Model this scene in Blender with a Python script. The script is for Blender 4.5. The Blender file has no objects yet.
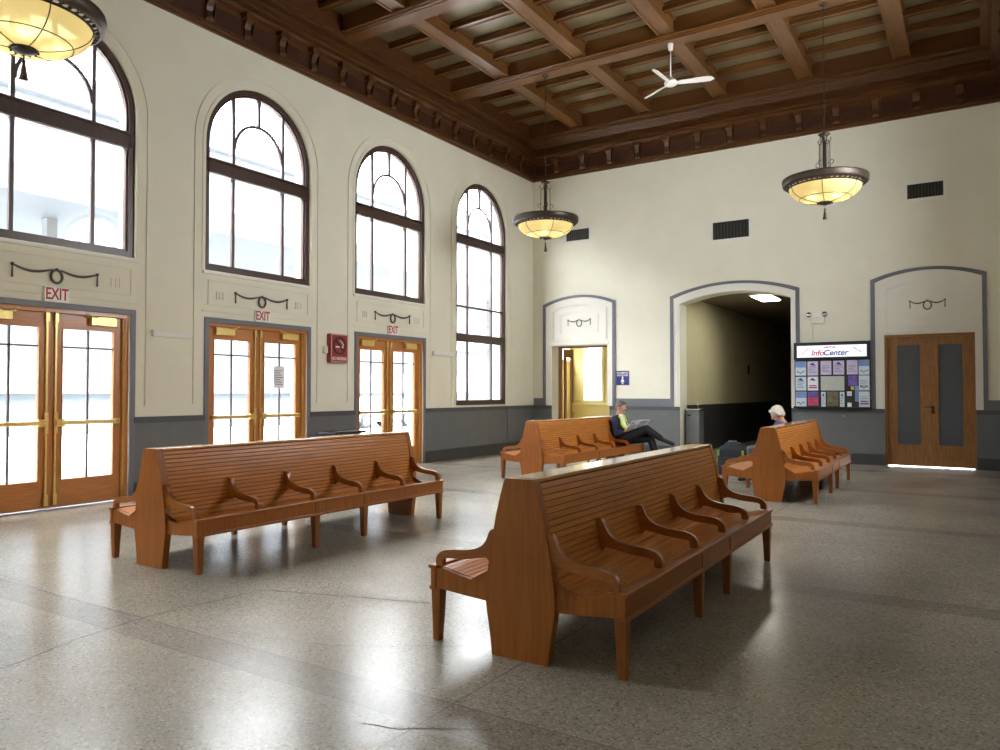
import bpy, bmesh, math, random
from mathutils import Vector, Matrix, Quaternion
random.seed(7)
S = bpy.context.scene
COL = S.collection
PI = math.pi

# ------------------------------------------------------------------ materials
def _nt(name):
    m = bpy.data.materials.new(name); m.use_nodes = True
    nt = m.node_tree; b = nt.nodes['Principled BSDF']
    return m, nt, b

def mat(name, col, rough=.5, metal=0., var=.0, scale=8., stretch=(1, 1, 1), bump=0., emit=None, estr=0., coat=0., spec=.5):
    m, nt, b = _nt(name)
    b.inputs['Base Color'].default_value = (*col, 1)
    b.inputs['Roughness'].default_value = rough
    b.inputs['Metallic'].default_value = metal
    b.inputs['Coat Weight'].default_value = coat
    b.inputs['Coat Roughness'].default_value = .12
    b.inputs['Specular IOR Level'].default_value = spec
    if emit:
        b.inputs['Emission Color'].default_value = (*emit, 1)
        b.inputs['Emission Strength'].default_value = estr
    if var > 0 or bump > 0:
        tc = nt.nodes.new('ShaderNodeTexCoord'); mp = nt.nodes.new('ShaderNodeMapping')
        mp.inputs['Scale'].default_value = stretch
        nz = nt.nodes.new('ShaderNodeTexNoise'); nz.inputs['Scale'].default_value = scale
        nz.inputs['Detail'].default_value = 5; nz.inputs['Roughness'].default_value = .62
        nt.links.new(tc.outputs['Object'], mp.inputs['Vector']); nt.links.new(mp.outputs[0], nz.inputs['Vector'])
        if var > 0:
            r = nt.nodes.new('ShaderNodeValToRGB')
            r.color_ramp.elements[0].position = .3; r.color_ramp.elements[1].position = .72
            r.color_ramp.elements[0].color = (*[c * (1 - var) for c in col], 1)
            r.color_ramp.elements[1].color = (*[min(1, c * (1 + var)) for c in col], 1)
            nt.links.new(nz.outputs[0], r.inputs[0]); nt.links.new(r.outputs[0], b.inputs['Base Color'])
        if bump > 0:
            bp = nt.nodes.new('ShaderNodeBump'); bp.inputs['Strength'].default_value = bump; bp.inputs['Distance'].default_value = .01
            nt.links.new(nz.outputs[0], bp.inputs['Height']); nt.links.new(bp.outputs[0], b.inputs['Normal'])
    return m

def srgb(r, g, b):
    f = lambda c: (c / 12.92 if c <= .04045 else ((c + .055) / 1.055) ** 2.4)
    return tuple(f(c / 255) for c in (r, g, b))

M = {}
M['plaster'] = mat('plaster', srgb(231, 228, 211), .62, var=.035, scale=1.3)
M['plaster_trim'] = mat('plaster_trim', srgb(232, 230, 222), .5, var=.02, scale=2)
M['grey_trim'] = mat('grey_trim', srgb(112, 114, 122), .45, var=.05, scale=3)
M['wainscot'] = mat('wainscot', srgb(104, 107, 108), .42, var=.07, scale=4)
M['wainscot_cap'] = mat('wainscot_cap', srgb(78, 81, 84), .35, var=.08, scale=6)
M['base'] = mat('baseboard_grey', srgb(66, 66, 66), .4, var=.1, scale=6)
M['win_wood'] = mat('window_wood', srgb(74, 52, 44), .35, var=.2, scale=6, stretch=(4, 4, 1))
M['bar_grey'] = mat('glazing_bar', srgb(92, 78, 78), .4, var=.1, scale=6)
M['door_wood'] = mat('door_wood', srgb(190, 122, 58), .36, var=.22, scale=5, stretch=(14, 14, 1), coat=.2)
M['door_wood_h'] = mat('door_wood_rail', srgb(190, 122, 58), .36, var=.2, scale=5, stretch=(1, 1, 14), coat=.2)
M['brown_door'] = mat('brown_door_wood', srgb(150, 104, 58), .4, var=.3, scale=4, stretch=(14, 14, 1))
M['dark_pane'] = mat('dark_pane', srgb(86, 92, 100), .3, var=.06, scale=6)
M['brass'] = mat('brass', srgb(226, 196, 120), .3, .55, var=.12, scale=20)
M['chrome'] = mat('chrome', srgb(200, 200, 200), .2, 1.)
M['gap_shade'] = mat('bench_gap_shade', srgb(52, 29, 14), .6, var=.2, scale=5)  # shade in the slat gaps, put into the backing colour
M['top'] = mat('bench_top_wood', srgb(206, 150, 88), .2, var=.2, scale=3.2, stretch=(16, .8, 16), coat=.8)
M['slat'] = mat('bench_slat_wood', srgb(198, 126, 56), .36, var=.24, scale=3.2, stretch=(16, .8, 16), spec=.3)
M['panel_wood'] = mat('bench_panel_wood', srgb(160, 94, 36), .36, var=.24, scale=3, stretch=(14, 14, .8), coat=.05, spec=.4)
M['arm_wood'] = mat('bench_arm_wood', srgb(158, 94, 38), .32, var=.2, scale=4, stretch=(2, 10, 10), coat=.08)
M['leg_wood'] = mat('bench_leg_wood', srgb(146, 84, 32), .38, var=.22, scale=4, stretch=(12, 12, 1))
M['ceil_beam'] = mat('ceiling_oak_beam', srgb(104, 66, 31), .3, var=.24, scale=2.2, stretch=(.8, 7, 7), coat=.08)
M['ceil_cross'] = mat('ceiling_oak_cross', srgb(110, 73, 38), .3, var=.24, scale=2.2, stretch=(7, .8, 7), coat=.08)
M['ceil_panel'] = mat('ceiling_panel', srgb(116, 103, 76), .35, var=.14, scale=2.)
M['cornice'] = mat('cornice_wood', srgb(86, 52, 24), .34, var=.25, scale=3, stretch=(2, 2, 6), coat=.08)
M['cornice_dark'] = mat('cornice_dark', srgb(66, 38, 24), .4, var=.2, scale=4)
M['bronze'] = mat('dark_bronze', srgb(66, 54, 46), .42, .5, var=.2, scale=14)
M['white'] = mat('white_enamel', srgb(238, 238, 234), .35)
M['cream'] = mat('cream_plastic', srgb(226, 222, 204), .4)
M['vent'] = mat('vent_dark', srgb(30, 29, 26), .6, var=.2, scale=10)
M['vent_slat'] = mat('vent_louvre', srgb(58, 56, 50), .5)
M['garland'] = mat('garland_paint', srgb(84, 80, 78), .5, var=.12, scale=20)
M['red_sign'] = mat('sign_red', srgb(150, 46, 52), .4)
M['pink'] = mat('sign_edge', srgb(208, 150, 150), .4)
M['sign_dark'] = mat('sign_maroon', srgb(66, 14, 20), .4)
M['exit_red'] = mat('exit_red', srgb(186, 36, 44), .5)
M['blue_sign'] = mat('sign_blue', srgb(38, 44, 120), .4)
M['black'] = mat('black_frame', srgb(34, 38, 42), .4, var=.1, scale=8)
M['paper'] = mat('paper', srgb(238, 240, 246), .6, var=.03, scale=10)
M['print_grey'] = mat('print_grey', srgb(178, 180, 200), .6, var=.25, scale=40)
M['paper_lilac'] = mat('paper_lilac', srgb(206, 196, 226), .6, var=.06, scale=10)
M['paper_blue'] = mat('paper_blue', srgb(122, 152, 210), .6, var=.12, scale=12)
M['paper_pale'] = mat('paper_pale', srgb(206, 222, 232), .6, var=.05, scale=10)
M['paper_pink'] = mat('paper_pink', srgb(206, 74, 112), .6, var=.2, scale=14)
M['paper_violet'] = mat('paper_violet', srgb(116, 92, 176), .6, var=.25, scale=14)
M['paper_map'] = mat('paper_map', srgb(190, 194, 190), .6, var=.14, scale=60)
M['photo'] = mat('photo_sepia', srgb(112, 104, 80), .5, var=.5, scale=16)
M['yellow'] = mat('yellow_sticker', srgb(216, 204, 70), .5)
M['ink'] = mat('ink', srgb(60, 68, 84), .6)
M['ink_blue'] = mat('ink_blue', srgb(38, 70, 150), .5)
M['ink_red'] = mat('ink_red', srgb(190, 30, 60), .5)
M['lit_white'] = mat('lit_header', srgb(232, 236, 244), .5, emit=srgb(232, 236, 246), estr=.25)
M['steel'] = mat('fountain_steel', srgb(116, 120, 124), .4, .35, var=.08, scale=8)
M['room_yellow'] = mat('side_room_paint', srgb(226, 210, 150), .6, var=.05, scale=2)
M['room_pale'] = mat('side_room_panel', srgb(240, 232, 188), .6, var=.03, scale=2)
M['corr_wood'] = mat('corridor_wood', srgb(50, 34, 24), .5, var=.2, scale=4)
M['corr_ceil'] = mat('corridor_ceiling', srgb(120, 108, 84), .7, var=.05, scale=2)
M['corr_wall'] = mat('corridor_wall', srgb(196, 188, 150), .6, var=.05, scale=2)
M['corr_wains'] = mat('corridor_wainscot', srgb(52, 52, 52), .5, var=.1, scale=4)
M['tube_light'] = mat('fluorescent_tube', (1, 1, .95), .5, emit=(1., .96, .82), estr=7.)
M['skin'] = mat('skin', srgb(206, 152, 126), .5, var=.05, scale=20)
M['hair_grey'] = mat('hair_dark_grey', srgb(92, 84, 76), .6, var=.35, scale=60, bump=.4)
M['hair_white'] = mat('hair_white', srgb(204, 198, 188), .6, var=.12, scale=50, bump=.5)
M['navy'] = mat('navy_jacket', srgb(34, 38, 66), .75, var=.25, scale=18, bump=.3)
M['trouser'] = mat('black_trousers', srgb(22, 23, 32), .8, var=.2, scale=20)
M['shoe'] = mat('black_shoes', srgb(24, 24, 28), .45)
M['shirt'] = mat('white_shirt', srgb(236, 236, 226), .7)
M['hivis'] = mat('hivis_yellow', srgb(206, 226, 48), .6)
M['blue_shirt'] = mat('blue_shirt', srgb(62, 82, 132), .75, var=.2, scale=20)
M['slacks'] = mat('grey_slacks', srgb(70, 72, 80), .8, var=.15, scale=20)
M['bag'] = mat('bag_fabric', srgb(26, 30, 38), .75, var=.25, scale=26, bump=.3)
M['lime'] = mat('bag_lime', srgb(122, 158, 44), .6)
M['eye'] = mat('eye_white', srgb(220, 214, 206), .3)
M['crack'] = mat('crack_dark', srgb(40, 36, 32), .8)
M['out_ground'] = mat('outside_paving', srgb(205, 205, 205), .8, var=.05, scale=2)
M['out_white'] = mat('outside_white', srgb(104, 106, 110), .7)
M['out_blue'] = mat('outside_bluegrey', srgb(70, 77, 82), .7, var=.06, scale=1)

def glass_mat():
    m, nt, b = _nt('window_glass')
    nt.nodes.remove(b); out = nt.nodes['Material Output']
    tr = nt.nodes.new('ShaderNodeBsdfTransparent'); gl = nt.nodes.new('ShaderNodeBsdfGlossy')
    gl.inputs['Roughness'].default_value = .02
    lw = nt.nodes.new('ShaderNodeLayerWeight'); lw.inputs['Blend'].default_value = .5
    pw = nt.nodes.new('ShaderNodeMath'); pw.operation = 'POWER'; pw.inputs[1].default_value = 5
    fr = nt.nodes.new('ShaderNodeMath'); fr.operation = 'MULTIPLY_ADD'; fr.inputs[1].default_value = .94; fr.inputs[2].default_value = .035
    nt.links.new(lw.outputs['Facing'], pw.inputs[0]); nt.links.new(pw.outputs[0], fr.inputs[0])
    mx = nt.nodes.new('ShaderNodeMixShader')
    nt.links.new(fr.outputs[0], mx.inputs[0]); nt.links.new(tr.outputs[0], mx.inputs[1]); nt.links.new(gl.outputs[0], mx.inputs[2])
    nt.links.new(mx.outputs[0], out.inputs['Surface'])
    return m
M['glass'] = glass_mat()

def bowl_mat():
    m, nt, b = _nt('amber_bowl_glass')
    nt.nodes.remove(b); out = nt.nodes['Material Output']
    tl = nt.nodes.new('ShaderNodeBsdfTranslucent'); tl.inputs['Color'].default_value = (*srgb(252, 234, 176), 1)
    tr = nt.nodes.new('ShaderNodeBsdfTransparent'); tr.inputs['Color'].default_value = (*srgb(255, 240, 190), 1)
    df = nt.nodes.new('ShaderNodeBsdfDiffuse'); df.inputs['Color'].default_value = (*srgb(226, 206, 142), 1)
    em = nt.nodes.new('ShaderNodeEmission'); em.inputs['Color'].default_value = (*srgb(244, 224, 150), 1); em.inputs['Strength'].default_value = .035
    nz = nt.nodes.new('ShaderNodeTexNoise'); nz.inputs['Scale'].default_value = 5
    tc = nt.nodes.new('ShaderNodeTexCoord'); nt.links.new(tc.outputs['Object'], nz.inputs['Vector'])
    m1 = nt.nodes.new('ShaderNodeMixShader'); m1.inputs[0].default_value = .5
    m2 = nt.nodes.new('ShaderNodeMixShader'); m2.inputs[0].default_value = .015
    ad = nt.nodes.new('ShaderNodeAddShader')
    nt.links.new(tl.outputs[0], m1.inputs[1]); nt.links.new(df.outputs[0], m1.inputs[2])
    nt.links.new(m1.outputs[0], m2.inputs[1]); nt.links.new(tr.outputs[0], m2.inputs[2])
    nt.links.new(m2.outputs[0], ad.inputs[0]); nt.links.new(em.outputs[0], ad.inputs[1])
    nt.links.new(ad.outputs[0], out.inputs['Surface'])
    return m
M['bowl'] = bowl_mat()
M['bulb'] = mat('lamp_bulb', (1, 1, .9), .5, emit=(1, .88, .6), estr=7.)

def floor_mat():
    m, nt, b = _nt('terrazzo')
    N = nt.nodes.new; K = nt.links.new
    tc = N('ShaderNodeTexCoord'); sp = N('ShaderNodeSeparateXYZ'); K(tc.outputs['Object'], sp.inputs[0])
    v = N('ShaderNodeTexVoronoi'); v.voronoi_dimensions = '2D'; v.inputs['Scale'].default_value = 95; K(tc.outputs['Object'], v.inputs['Vector'])
    r1 = N('ShaderNodeValToRGB'); e = r1.color_ramp.elements
    sv = N('ShaderNodeSeparateColor'); K(v.outputs['Color'], sv.inputs[0]); K(sv.outputs[0], r1.inputs[0])
    e[0].color = (*srgb(112, 104, 94), 1); e[1].color = (*srgb(190, 182, 168), 1)
    e[0].position = .0; e[1].position = 1.
    x = e.new(.12); x.color = (*srgb(150, 142, 128), 1)
    x = e.new(.85); x.color = (*srgb(166, 158, 144), 1)
    nz = N('ShaderNodeTexNoise'); nz.inputs['Scale'].default_value = .9; nz.inputs['Detail'].default_value = 6; K(tc.outputs['Object'], nz.inputs['Vector'])
    r2 = N('ShaderNodeValToRGB'); r2.color_ramp.elements[0].position = .3; r2.color_ramp.elements[1].position = .7
    r2.color_ramp.elements[0].color = (.74, .735, .73, 1); r2.color_ramp.elements[1].color = (1, 1, 1, 1)
    K(nz.outputs[0], r2.inputs[0])
    mu = N('ShaderNodeMix'); mu.data_type = 'RGBA'; mu.blend_type = 'MULTIPLY'; mu.inputs[0].default_value = 1
    K(r1.outputs[0], mu.inputs[6]); K(r2.outputs[0], mu.inputs[7])
    def math_(op, a, bb):
        n = N('ShaderNodeMath'); n.operation = op
        for i, q in enumerate((a, bb)):
            if isinstance(q, (int, float)): n.inputs[i].default_value = q
            else: K(q, n.inputs[i])
        return n.outputs[0]
    ym = math_('FLOORED_MODULO', math_('ADD', sp.outputs[1], 14.95), 3.365)
    strip = math_('LESS_THAN', ym, .27)
    j1 = math_('LESS_THAN', math_('ABSOLUTE', math_('SUBTRACT', sp.outputs[0], 8.03), 0), .004)
    j2 = math_('LESS_THAN', ym, .007)
    j3 = math_('LESS_THAN', math_('ABSOLUTE', math_('SUBTRACT', ym, .27), 0), .0035)
    jj = math_('MAXIMUM', math_('MAXIMUM', j1, j2), j3)
    m1 = N('ShaderNodeMix'); m1.data_type = 'RGBA'; m1.blend_type = 'MULTIPLY'
    K(math_('MULTIPLY', strip, .75), m1.inputs[0]); K(mu.outputs[2], m1.inputs[6]); m1.inputs[7].default_value = (.76, .73, .74, 1)
    m2 = N('ShaderNodeMix'); m2.data_type = 'RGBA'; K(math_('MULTIPLY', jj, .7), m2.inputs[0]); K(m1.outputs[2], m2.inputs[6]); m2.inputs[7].default_value = (.1, .09, .08, 1)
    K(m2.outputs[2], b.inputs['Base Color'])
    nr = N('ShaderNodeTexNoise'); nr.inputs['Scale'].default_value = 2.2; nr.inputs['Detail'].default_value = 8; K(tc.outputs['Object'], nr.inputs['Vector'])
    mr = N('ShaderNodeMapRange'); mr.inputs[1].default_value = .3; mr.inputs[2].default_value = .7; mr.inputs[3].default_value = .19; mr.inputs[4].default_value = .265
    K(nr.outputs[0], mr.inputs[0]); K(mr.outputs[0], b.inputs['Roughness'])
    b.inputs['Specular IOR Level'].default_value = .11
    return m
M['floor'] = floor_mat()

# ------------------------------------------------------------------ mesh helpers
class MB:
    def __init__(s): s.bm = bmesh.new(); s.mi = 0; s.mats = []
    def use(s, m):
        if m not in s.mats: s.mats.append(m)
        s.mi = s.mats.index(m); return s
    def face(s, vs, smooth=False):
        try: f = s.bm.faces.new(vs)
        except ValueError: return None
        f.material_index = s.mi; f.smooth = smooth; return f
    def hexa(s, c):
        v = [s.bm.verts.new(p) for p in c]
        for q in ((0, 3, 2, 1), (4, 5, 6, 7), (0, 1, 5, 4), (1, 2, 6, 5), (2, 3, 7, 6), (3, 0, 4, 7)): s.face([v[i] for i in q])
        return s
    def box(s, x0, x1, y0, y1, z0, z1):
        return s.hexa([(x0, y0, z0), (x1, y0, z0), (x1, y1, z0), (x0, y1, z0), (x0, y0, z1), (x1, y0, z1), (x1, y1, z1), (x0, y1, z1)])
    def obox(s, M_, sx, sy, sz):
        c = [(-1, -1, -1), (1, -1, -1), (1, 1, -1), (-1, 1, -1), (-1, -1, 1), (1, -1, 1), (1, 1, 1), (-1, 1, 1)]
        return s.hexa([M_ @ Vector((a * sx / 2, b * sy / 2, d * sz / 2)) for a, b, d in c])
    def prism(s, pts, fn, d0, d1, smooth=False):
        """polygon pts (u,v) swept from depth d0 to d1; fn(u,v,d)->xyz"""
        a = [s.bm.verts.new(fn(u, v, d0)) for u, v in pts]; b = [s.bm.verts.new(fn(u, v, d1)) for u, v in pts]
        n = len(pts)
        fa = s.face(a); fb = s.face(list(reversed(b)))
        for i in range(n): s.face([a[i], b[i], b[(i + 1) % n], a[(i + 1) % n]], smooth)
        if n > 4:
            bmesh.ops.triangulate(s.bm, faces=[f for f in (fa, fb) if f])
        return s
    def ring(s, lo, li, fn, d0, d1, closed=True):
        """band between two matching loops, extruded in depth"""
        n = len(lo); V = [[s.bm.verts.new(fn(u, v, d)) for u, v in L] for L in (lo, li) for d in (d0, d1)]
        O0, O1, I0, I1 = V
        for i in range(n if closed else n - 1):
            j = (i + 1) % n
            s.face([O0[i], O0[j], I0[j], I0[i]]); s.face([O1[j], O1[i], I1[i], I1[j]])
            s.face([O0[j], O0[i], O1[i], O1[j]]); s.face([I0[i], I0[j], I1[j], I1[i]])
        if not closed:
            for i in (0, n - 1): s.face([O0[i], I0[i], I1[i], O1[i]])
        return s
    def tube(s, pts, r, n=8, closed=False, caps=True):
        pts = [Vector(p) for p in pts]; k = len(pts); rings = []; up = None
        for i, p in enumerate(pts):
            a = pts[(i - 1) % k] if (i > 0 or closed) else p; b = pts[(i + 1) % k] if (i < k - 1 or closed) else p
            t = (b - a).normalized()
            if up is None:
                up = t.orthogonal().normalized()
            up = (up - t * up.dot(t)).normalized(); w = t.cross(up)
            rr = r[i] if isinstance(r, (list, tuple)) else r
            rings.append([s.bm.verts.new(p + (up * math.cos(2 * PI * j / n) + w * math.sin(2 * PI * j / n)) * rr) for j in range(n)])
        for i in range(k if closed else k - 1):
            A, B = rings[i], rings[(i + 1) % k]
            off = 0
            if closed and i == k - 1:
                off = min(range(n), key=lambda o: (B[o].co - A[0].co).length)
            for j in range(n): s.face([A[j], A[(j + 1) % n], B[(j + 1 + off) % n], B[(j + off) % n]], True)
        if caps and not closed:
            s.face(list(reversed(rings[0]))); s.face(rings[-1])
        return s
    def lathe(s, prof, c=(0, 0, 0), n=32, closed=False):
        c = Vector(c); R = []
        for r, z in prof:
            if r < 1e-5: R.append([s.bm.verts.new(c + Vector((0, 0, z)))])
            else: R.append([s.bm.verts.new(c + Vector((r * math.cos(2 * PI * j / n), r * math.sin(2 * PI * j / n), z))) for j in range(n)])
        L = len(R)
        for i in range(L if closed else L - 1):
            A, B = R[i], R[(i + 1) % L]
            for j in range(n):
                q = (j + 1) % n
                if len(A) == 1 and len(B) == 1: continue
                if len(A) == 1: s.face([A[0], B[q], B[j]], True)
                elif len(B) == 1: s.face([A[j], A[q], B[0]], True)
                else: s.face([A[j], A[q], B[q], B[j]], True)
        return s
    def ball(s, c, r, M_=None, u=16, v=10):
        c = Vector(c); r = Vector(r) if not isinstance(r, (int, float)) else Vector((r, r, r))
        M_ = M_ or Matrix.Identity(3); rows = []
        for i in range(v + 1):
            th = PI * i / v
            if i in (0, v): rows.append([s.bm.verts.new(c + M_ @ Vector((0, 0, r.z * math.cos(th))))])
            else: rows.append([s.bm.verts.new(c + M_ @ Vector((r.x * math.sin(th) * math.cos(2 * PI * j / u), r.y * math.sin(th) * math.sin(2 * PI * j / u), r.z * math.cos(th)))) for j in range(u)])
        for i in range(v):
            A, B = rows[i], rows[i + 1]
            for j in range(u):
                q = (j + 1) % u
                if len(A) == 1: s.face([A[0], B[j], B[q]], True)
                elif len(B) == 1: s.face([A[j], B[0], A[q]], True)
                else: s.face([A[j], B[j], B[q], A[q]], True)
        return s
    def cap(s, p0, r0, p1, r1, n=14):
        """round-ended tapered limb"""
        p0, p1 = Vector(p0), Vector(p1); t = (p1 - p0); L = t.length; t.normalize()
        pts, rs = [], []
        for a in (80, 55, 28, 0): pts.append(p0 - t * r0 * math.sin(math.radians(a))); rs.append(r0 * math.cos(math.radians(a)))
        for a in (0, 28, 55, 80): pts.append(p1 + t * r1 * math.sin(math.radians(a))); rs.append(r1 * math.cos(math.radians(a)))
        return s.tube(pts, rs, n)
    def build(s, name, material=None, parent=None, loc=None, normals=True, bevel=0):
        if normals: bmesh.ops.recalc_face_normals(s.bm, faces=s.bm.faces[:])
        me = bpy.data.meshes.new(name); s.bm.to_mesh(me); s.bm.free()
        for m in (s.mats or [material]): me.materials.append(m)
        o = bpy.data.objects.new(name, me); COL.objects.link(o)
        if parent is not None: o.parent = parent
        if loc is not None: o.location = loc
        if bevel:
            b = o.modifiers.new('edge', 'BEVEL'); b.width = bevel; b.segments = 2; b.limit_method = 'ANGLE'; b.angle_limit = math.radians(50)
        return o

def thing(name, label, cat, loc=(0, 0, 0), rz=0., group=None):
    o = bpy.data.objects.new(name, None); COL.objects.link(o); o.empty_display_size = .1
    o.location = loc; o.rotation_euler = (0, 0, rz); o['label'] = label; o['category'] = cat
    if group: o['group'] = group
    return o
def tag(o, label, cat, group=None):
    o['label'] = label; o['category'] = cat
    if group: o['group'] = group
    return o
def struct(o, label=None, cat=None):
    o['kind'] = 'structure'
    if label: o['label'] = label
    if cat: o['category'] = cat
    return o
def sempty(name, label, cat, loc=(0, 0, 0)):
    o = thing(name, label, cat, loc); o['kind'] = 'structure'; return o
def copy_tree(o, parent=None):
    c = o.copy(); COL.objects.link(c)
    if parent is not None: c.parent = parent
    for ch in list(o.children): copy_tree(ch, c)
    return c
def text(name, s, size, m, parent, loc, rot, align='CENTER', extrude=.002, shear=0., sx=1., bold=0.):
    cu = bpy.data.curves.new(name, 'FONT'); cu.body = s; cu.size = size; cu.align_x = align; cu.align_y = 'CENTER'
    cu.extrude = extrude; cu.shear = shear; cu.offset = bold
    cu.materials.append(m)
    t = bpy.data.objects.new(name, cu); COL.objects.link(t)
    me = bpy.data.meshes.new_from_object(t.evaluated_get(bpy.context.evaluated_depsgraph_get()))
    bpy.data.objects.remove(t); me.materials.clear(); me.materials.append(m)
    for v in me.vertices: v.co.x *= sx
    o = bpy.data.objects.new(name, me); COL.objects.link(o); o.parent = parent; o.location = loc; o.rotation_euler = rot
    return o

# plane maps: u,v = in-plane, d = depth into the wall
LW = lambda u, v, d: (-d, u, v)                 # left wall, u = y
RW = lambda u, v, d: (10.76 + d, u, v)          # right wall
BW = lambda u, v, d: (u, d, v)                  # back wall, u = x
def at(fn, cu):
    return lambda u, v, d: fn(cu + u, v, d)

def arch_loop(hw, z0, zs, r=None, n=28):
    """rectangle from z0 to spring zs topped by a half ellipse of rise r"""
    r = hw if r is None else r
    pts = [(-hw, z0), (hw, z0)]
    for i in range(n + 1):
        a = PI * i / n; pts.append((hw * math.cos(a), zs + r * math.sin(a)))
    return pts
def seg_loop(hw, z0, zs, rise, n=20):
    """rectangle topped by a shallow circular segment"""
    R = (hw * hw + rise * rise) / (2 * rise); a0 = math.asin(hw / R)
    pts = [(-hw, z0), (hw, z0)]
    for i in range(n + 1):
        a = a0 - 2 * a0 * i / n; pts.append((R * math.sin(a), zs + rise - R + R * math.cos(a)))
    return pts

def wall_holes(name, fn, outer, holes, thick, m):
    mb = MB().use(m); bm = mb.bm; loops = [outer] + holes
    for d in (0., thick):
        es = []
        for L in loops:
            vs = [bm.verts.new(fn(u, v, d)) for u, v in L]
            es += [bm.edges.new((vs[i], vs[(i + 1) % len(vs)])) for i in range(len(vs))]
        bmesh.ops.triangle_fill(bm, use_beauty=True, use_dissolve=False, edges=es)
    for L in loops:
        a = [bm.verts.new(fn(u, v, 0.)) for u, v in L]; b = [bm.verts.new(fn(u, v, thick)) for u, v in L]
        for i in range(len(L)):
            j = (i + 1) % len(L); mb.face([a[i], a[j], b[j], b[i]])
    bmesh.ops.remove_doubles(bm, verts=bm.verts[:], dist=1e-5)
    return struct(mb.build(name, m))

def offs(L, cu): return [(u + cu, v) for u, v in L]

# ------------------------------------------------------------------ room data
RX = 10.76; Y0 = -18.4; ZC = 8.54
BAY = 3.365; WC = [-2.47 - BAY * k for k in range(5)]
HW, SILL, SPR = 1.1, 3.48, 5.55
T = .42
full = lambda z0: arch_loop(HW, z0, SPR)
holesL = [offs(full(1.235 if k in (0, 4) else SILL), c) for k, c in enumerate(WC)]
DHW, DH = 1.03, 2.66
doorL = lambda c: [(c - DHW, -.02), (c + DHW, -.02), (c + DHW, DH), (c - DHW, DH)]
holesL += [doorL(c) for c in WC[1:4]]
wl = wall_holes('wall_left', LW, [(Y0, -.1), (.0, -.1), (.0, 8.6), (Y0, 8.6)], holesL, T, M['plaster'])
holesR = [offs(full(SILL), WC[1])]
wr = wall_holes('wall_right', RW, [(Y0, -.1), (.6, -.1), (.6, 8.6), (Y0, 8.6)], holesR, T, M['plaster'])

D1 = (.585, 2.27, 2.77); AR = (4.12, 6.70); RD = (8.567, 10.2, 2.75)
hB = [[(D1[0], -.02), (D1[1], -.02), (D1[1], D1[2]), (D1[0], D1[2])],
      offs(seg_loop((AR[1] - AR[0]) / 2, -.02, 3.69, .225), (AR[0] + AR[1]) / 2),
      [(RD[0], -.02), (RD[1], -.02), (RD[1], RD[2]), (RD[0], RD[2])]]
wb = wall_holes('wall_back', BW, [(-.42, -.1), (11.2, -.1), (11.2, 8.6), (-.42, 8.6)], hB, .5, M['plaster'])
wq = struct(MB().box(-.42, 11.2, Y0 - .3, Y0, -.1, 8.6).build('wall_rear', M['plaster']))
fl = MB()
fl.use(M['floor']).box(-.42, 11.2, Y0, 11.5, -.12, 0)
floor = struct(fl.build('floor', M['floor']))
def crack(pts, w=.0075):
    mb = MB(); P = []
    for a, b in zip(pts, pts[1:]):
        n = max(2, int((Vector(b) - Vector(a)).length / .05))
        for i in range(n): P.append(Vector(a).lerp(Vector(b), i / n) + Vector((random.gauss(0, .008), random.gauss(0, .008))))
    P.append(Vector(pts[-1])); V = []
    for i, p in enumerate(P):
        t = (P[min(i + 1, len(P) - 1)] - P[max(i - 1, 0)]).normalized(); q = Vector((-t.y, t.x)) * w * random.uniform(.4, 1.)
        V.append((mb.bm.verts.new((p.x + q.x, p.y + q.y, .0012)), mb.bm.verts.new((p.x - q.x, p.y - q.y, .0012))))
    for a, b in zip(V, V[1:]): mb.face([a[0], a[1], b[1], b[0]])
    return mb.build('floor_crack', M['crack'], floor)
crack([(5.75, -16.1), (5.63, -15.67), (5.47, -15.18), (5.39, -14.67), (5.5, -13.76), (6.1, -13.55), (6.84, -13.34)])
crack([(3.0, -14.64), (3.24, -14.62), (4.3, -14.7), (5.39, -14.67)], .004)
crack([(7.79, -15.09), (7.99, -15.05), (8.2, -14.9), (8.39, -14.82)], .004)
crack([(7.6, -13.95), (6.9, -14.4), (5.9, -14.6)], .003)

# ------------------------------------------------------------------ ceiling
ceil = MB().box(-.2, RX + .2, Y0, .4, ZC, ZC + .12).build('ceiling', M['ceil_panel'])
struct(ceil)
BC = [-4.13 - 3.38 * k for k in range(4)]       # main beams
CX = [1.74, 3.56, 5.38, 7.20, 9.02]             # cross beams
ZB, ZX, ZJ = 8.15, 8.25, 8.41
def beam_profile(c):
    # section in (y,z): soffit board, two steps of moulding, body
    return [(c - .15, ZB), (c + .15, ZB), (c + .15, ZB + .018), (c + .185, ZB + .03), (c + .185, ZB + .055), (c + .215, ZB + .07), (c + .215, ZB + .1), (c + .18, ZB + .115), (c + .18, ZC),
            (c - .18, ZC), (c - .18, ZB + .115), (c - .215, ZB + .1), (c - .215, ZB + .07), (c - .185, ZB + .055), (c - .185, ZB + .03), (c - .15, ZB + .018)]
for c in BC:
    MB().prism(beam_profile(c), lambda u, v, d: (d, u, v), .02, RX - .02).build('ceiling_beam', M['ceil_beam'], ceil)
edges = [(-.82 + .0)] + BC
for x in CX:
    for a, b in zip([-.6] + [c - .17 for c in BC[:-1]], [c + .17 for c in BC]):
        mb = MB().box(x - .14, x + .14, b, a, ZX + .02, ZC).box(x - .16, x - .12, b, a, ZX, ZX + .05).box(x + .12, x + .16, b, a, ZX, ZX + .05)
        mb.box(x - .19, x + .19, b, a, ZC - .05, ZC)
        mb.build('cross_beam', M['ceil_cross'], ceil)
jy = []
for c in BC: jy += [c - .7, c - 1.44, c - 2.19]
jy += [-1.55, -2.3, -3.05]
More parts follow.
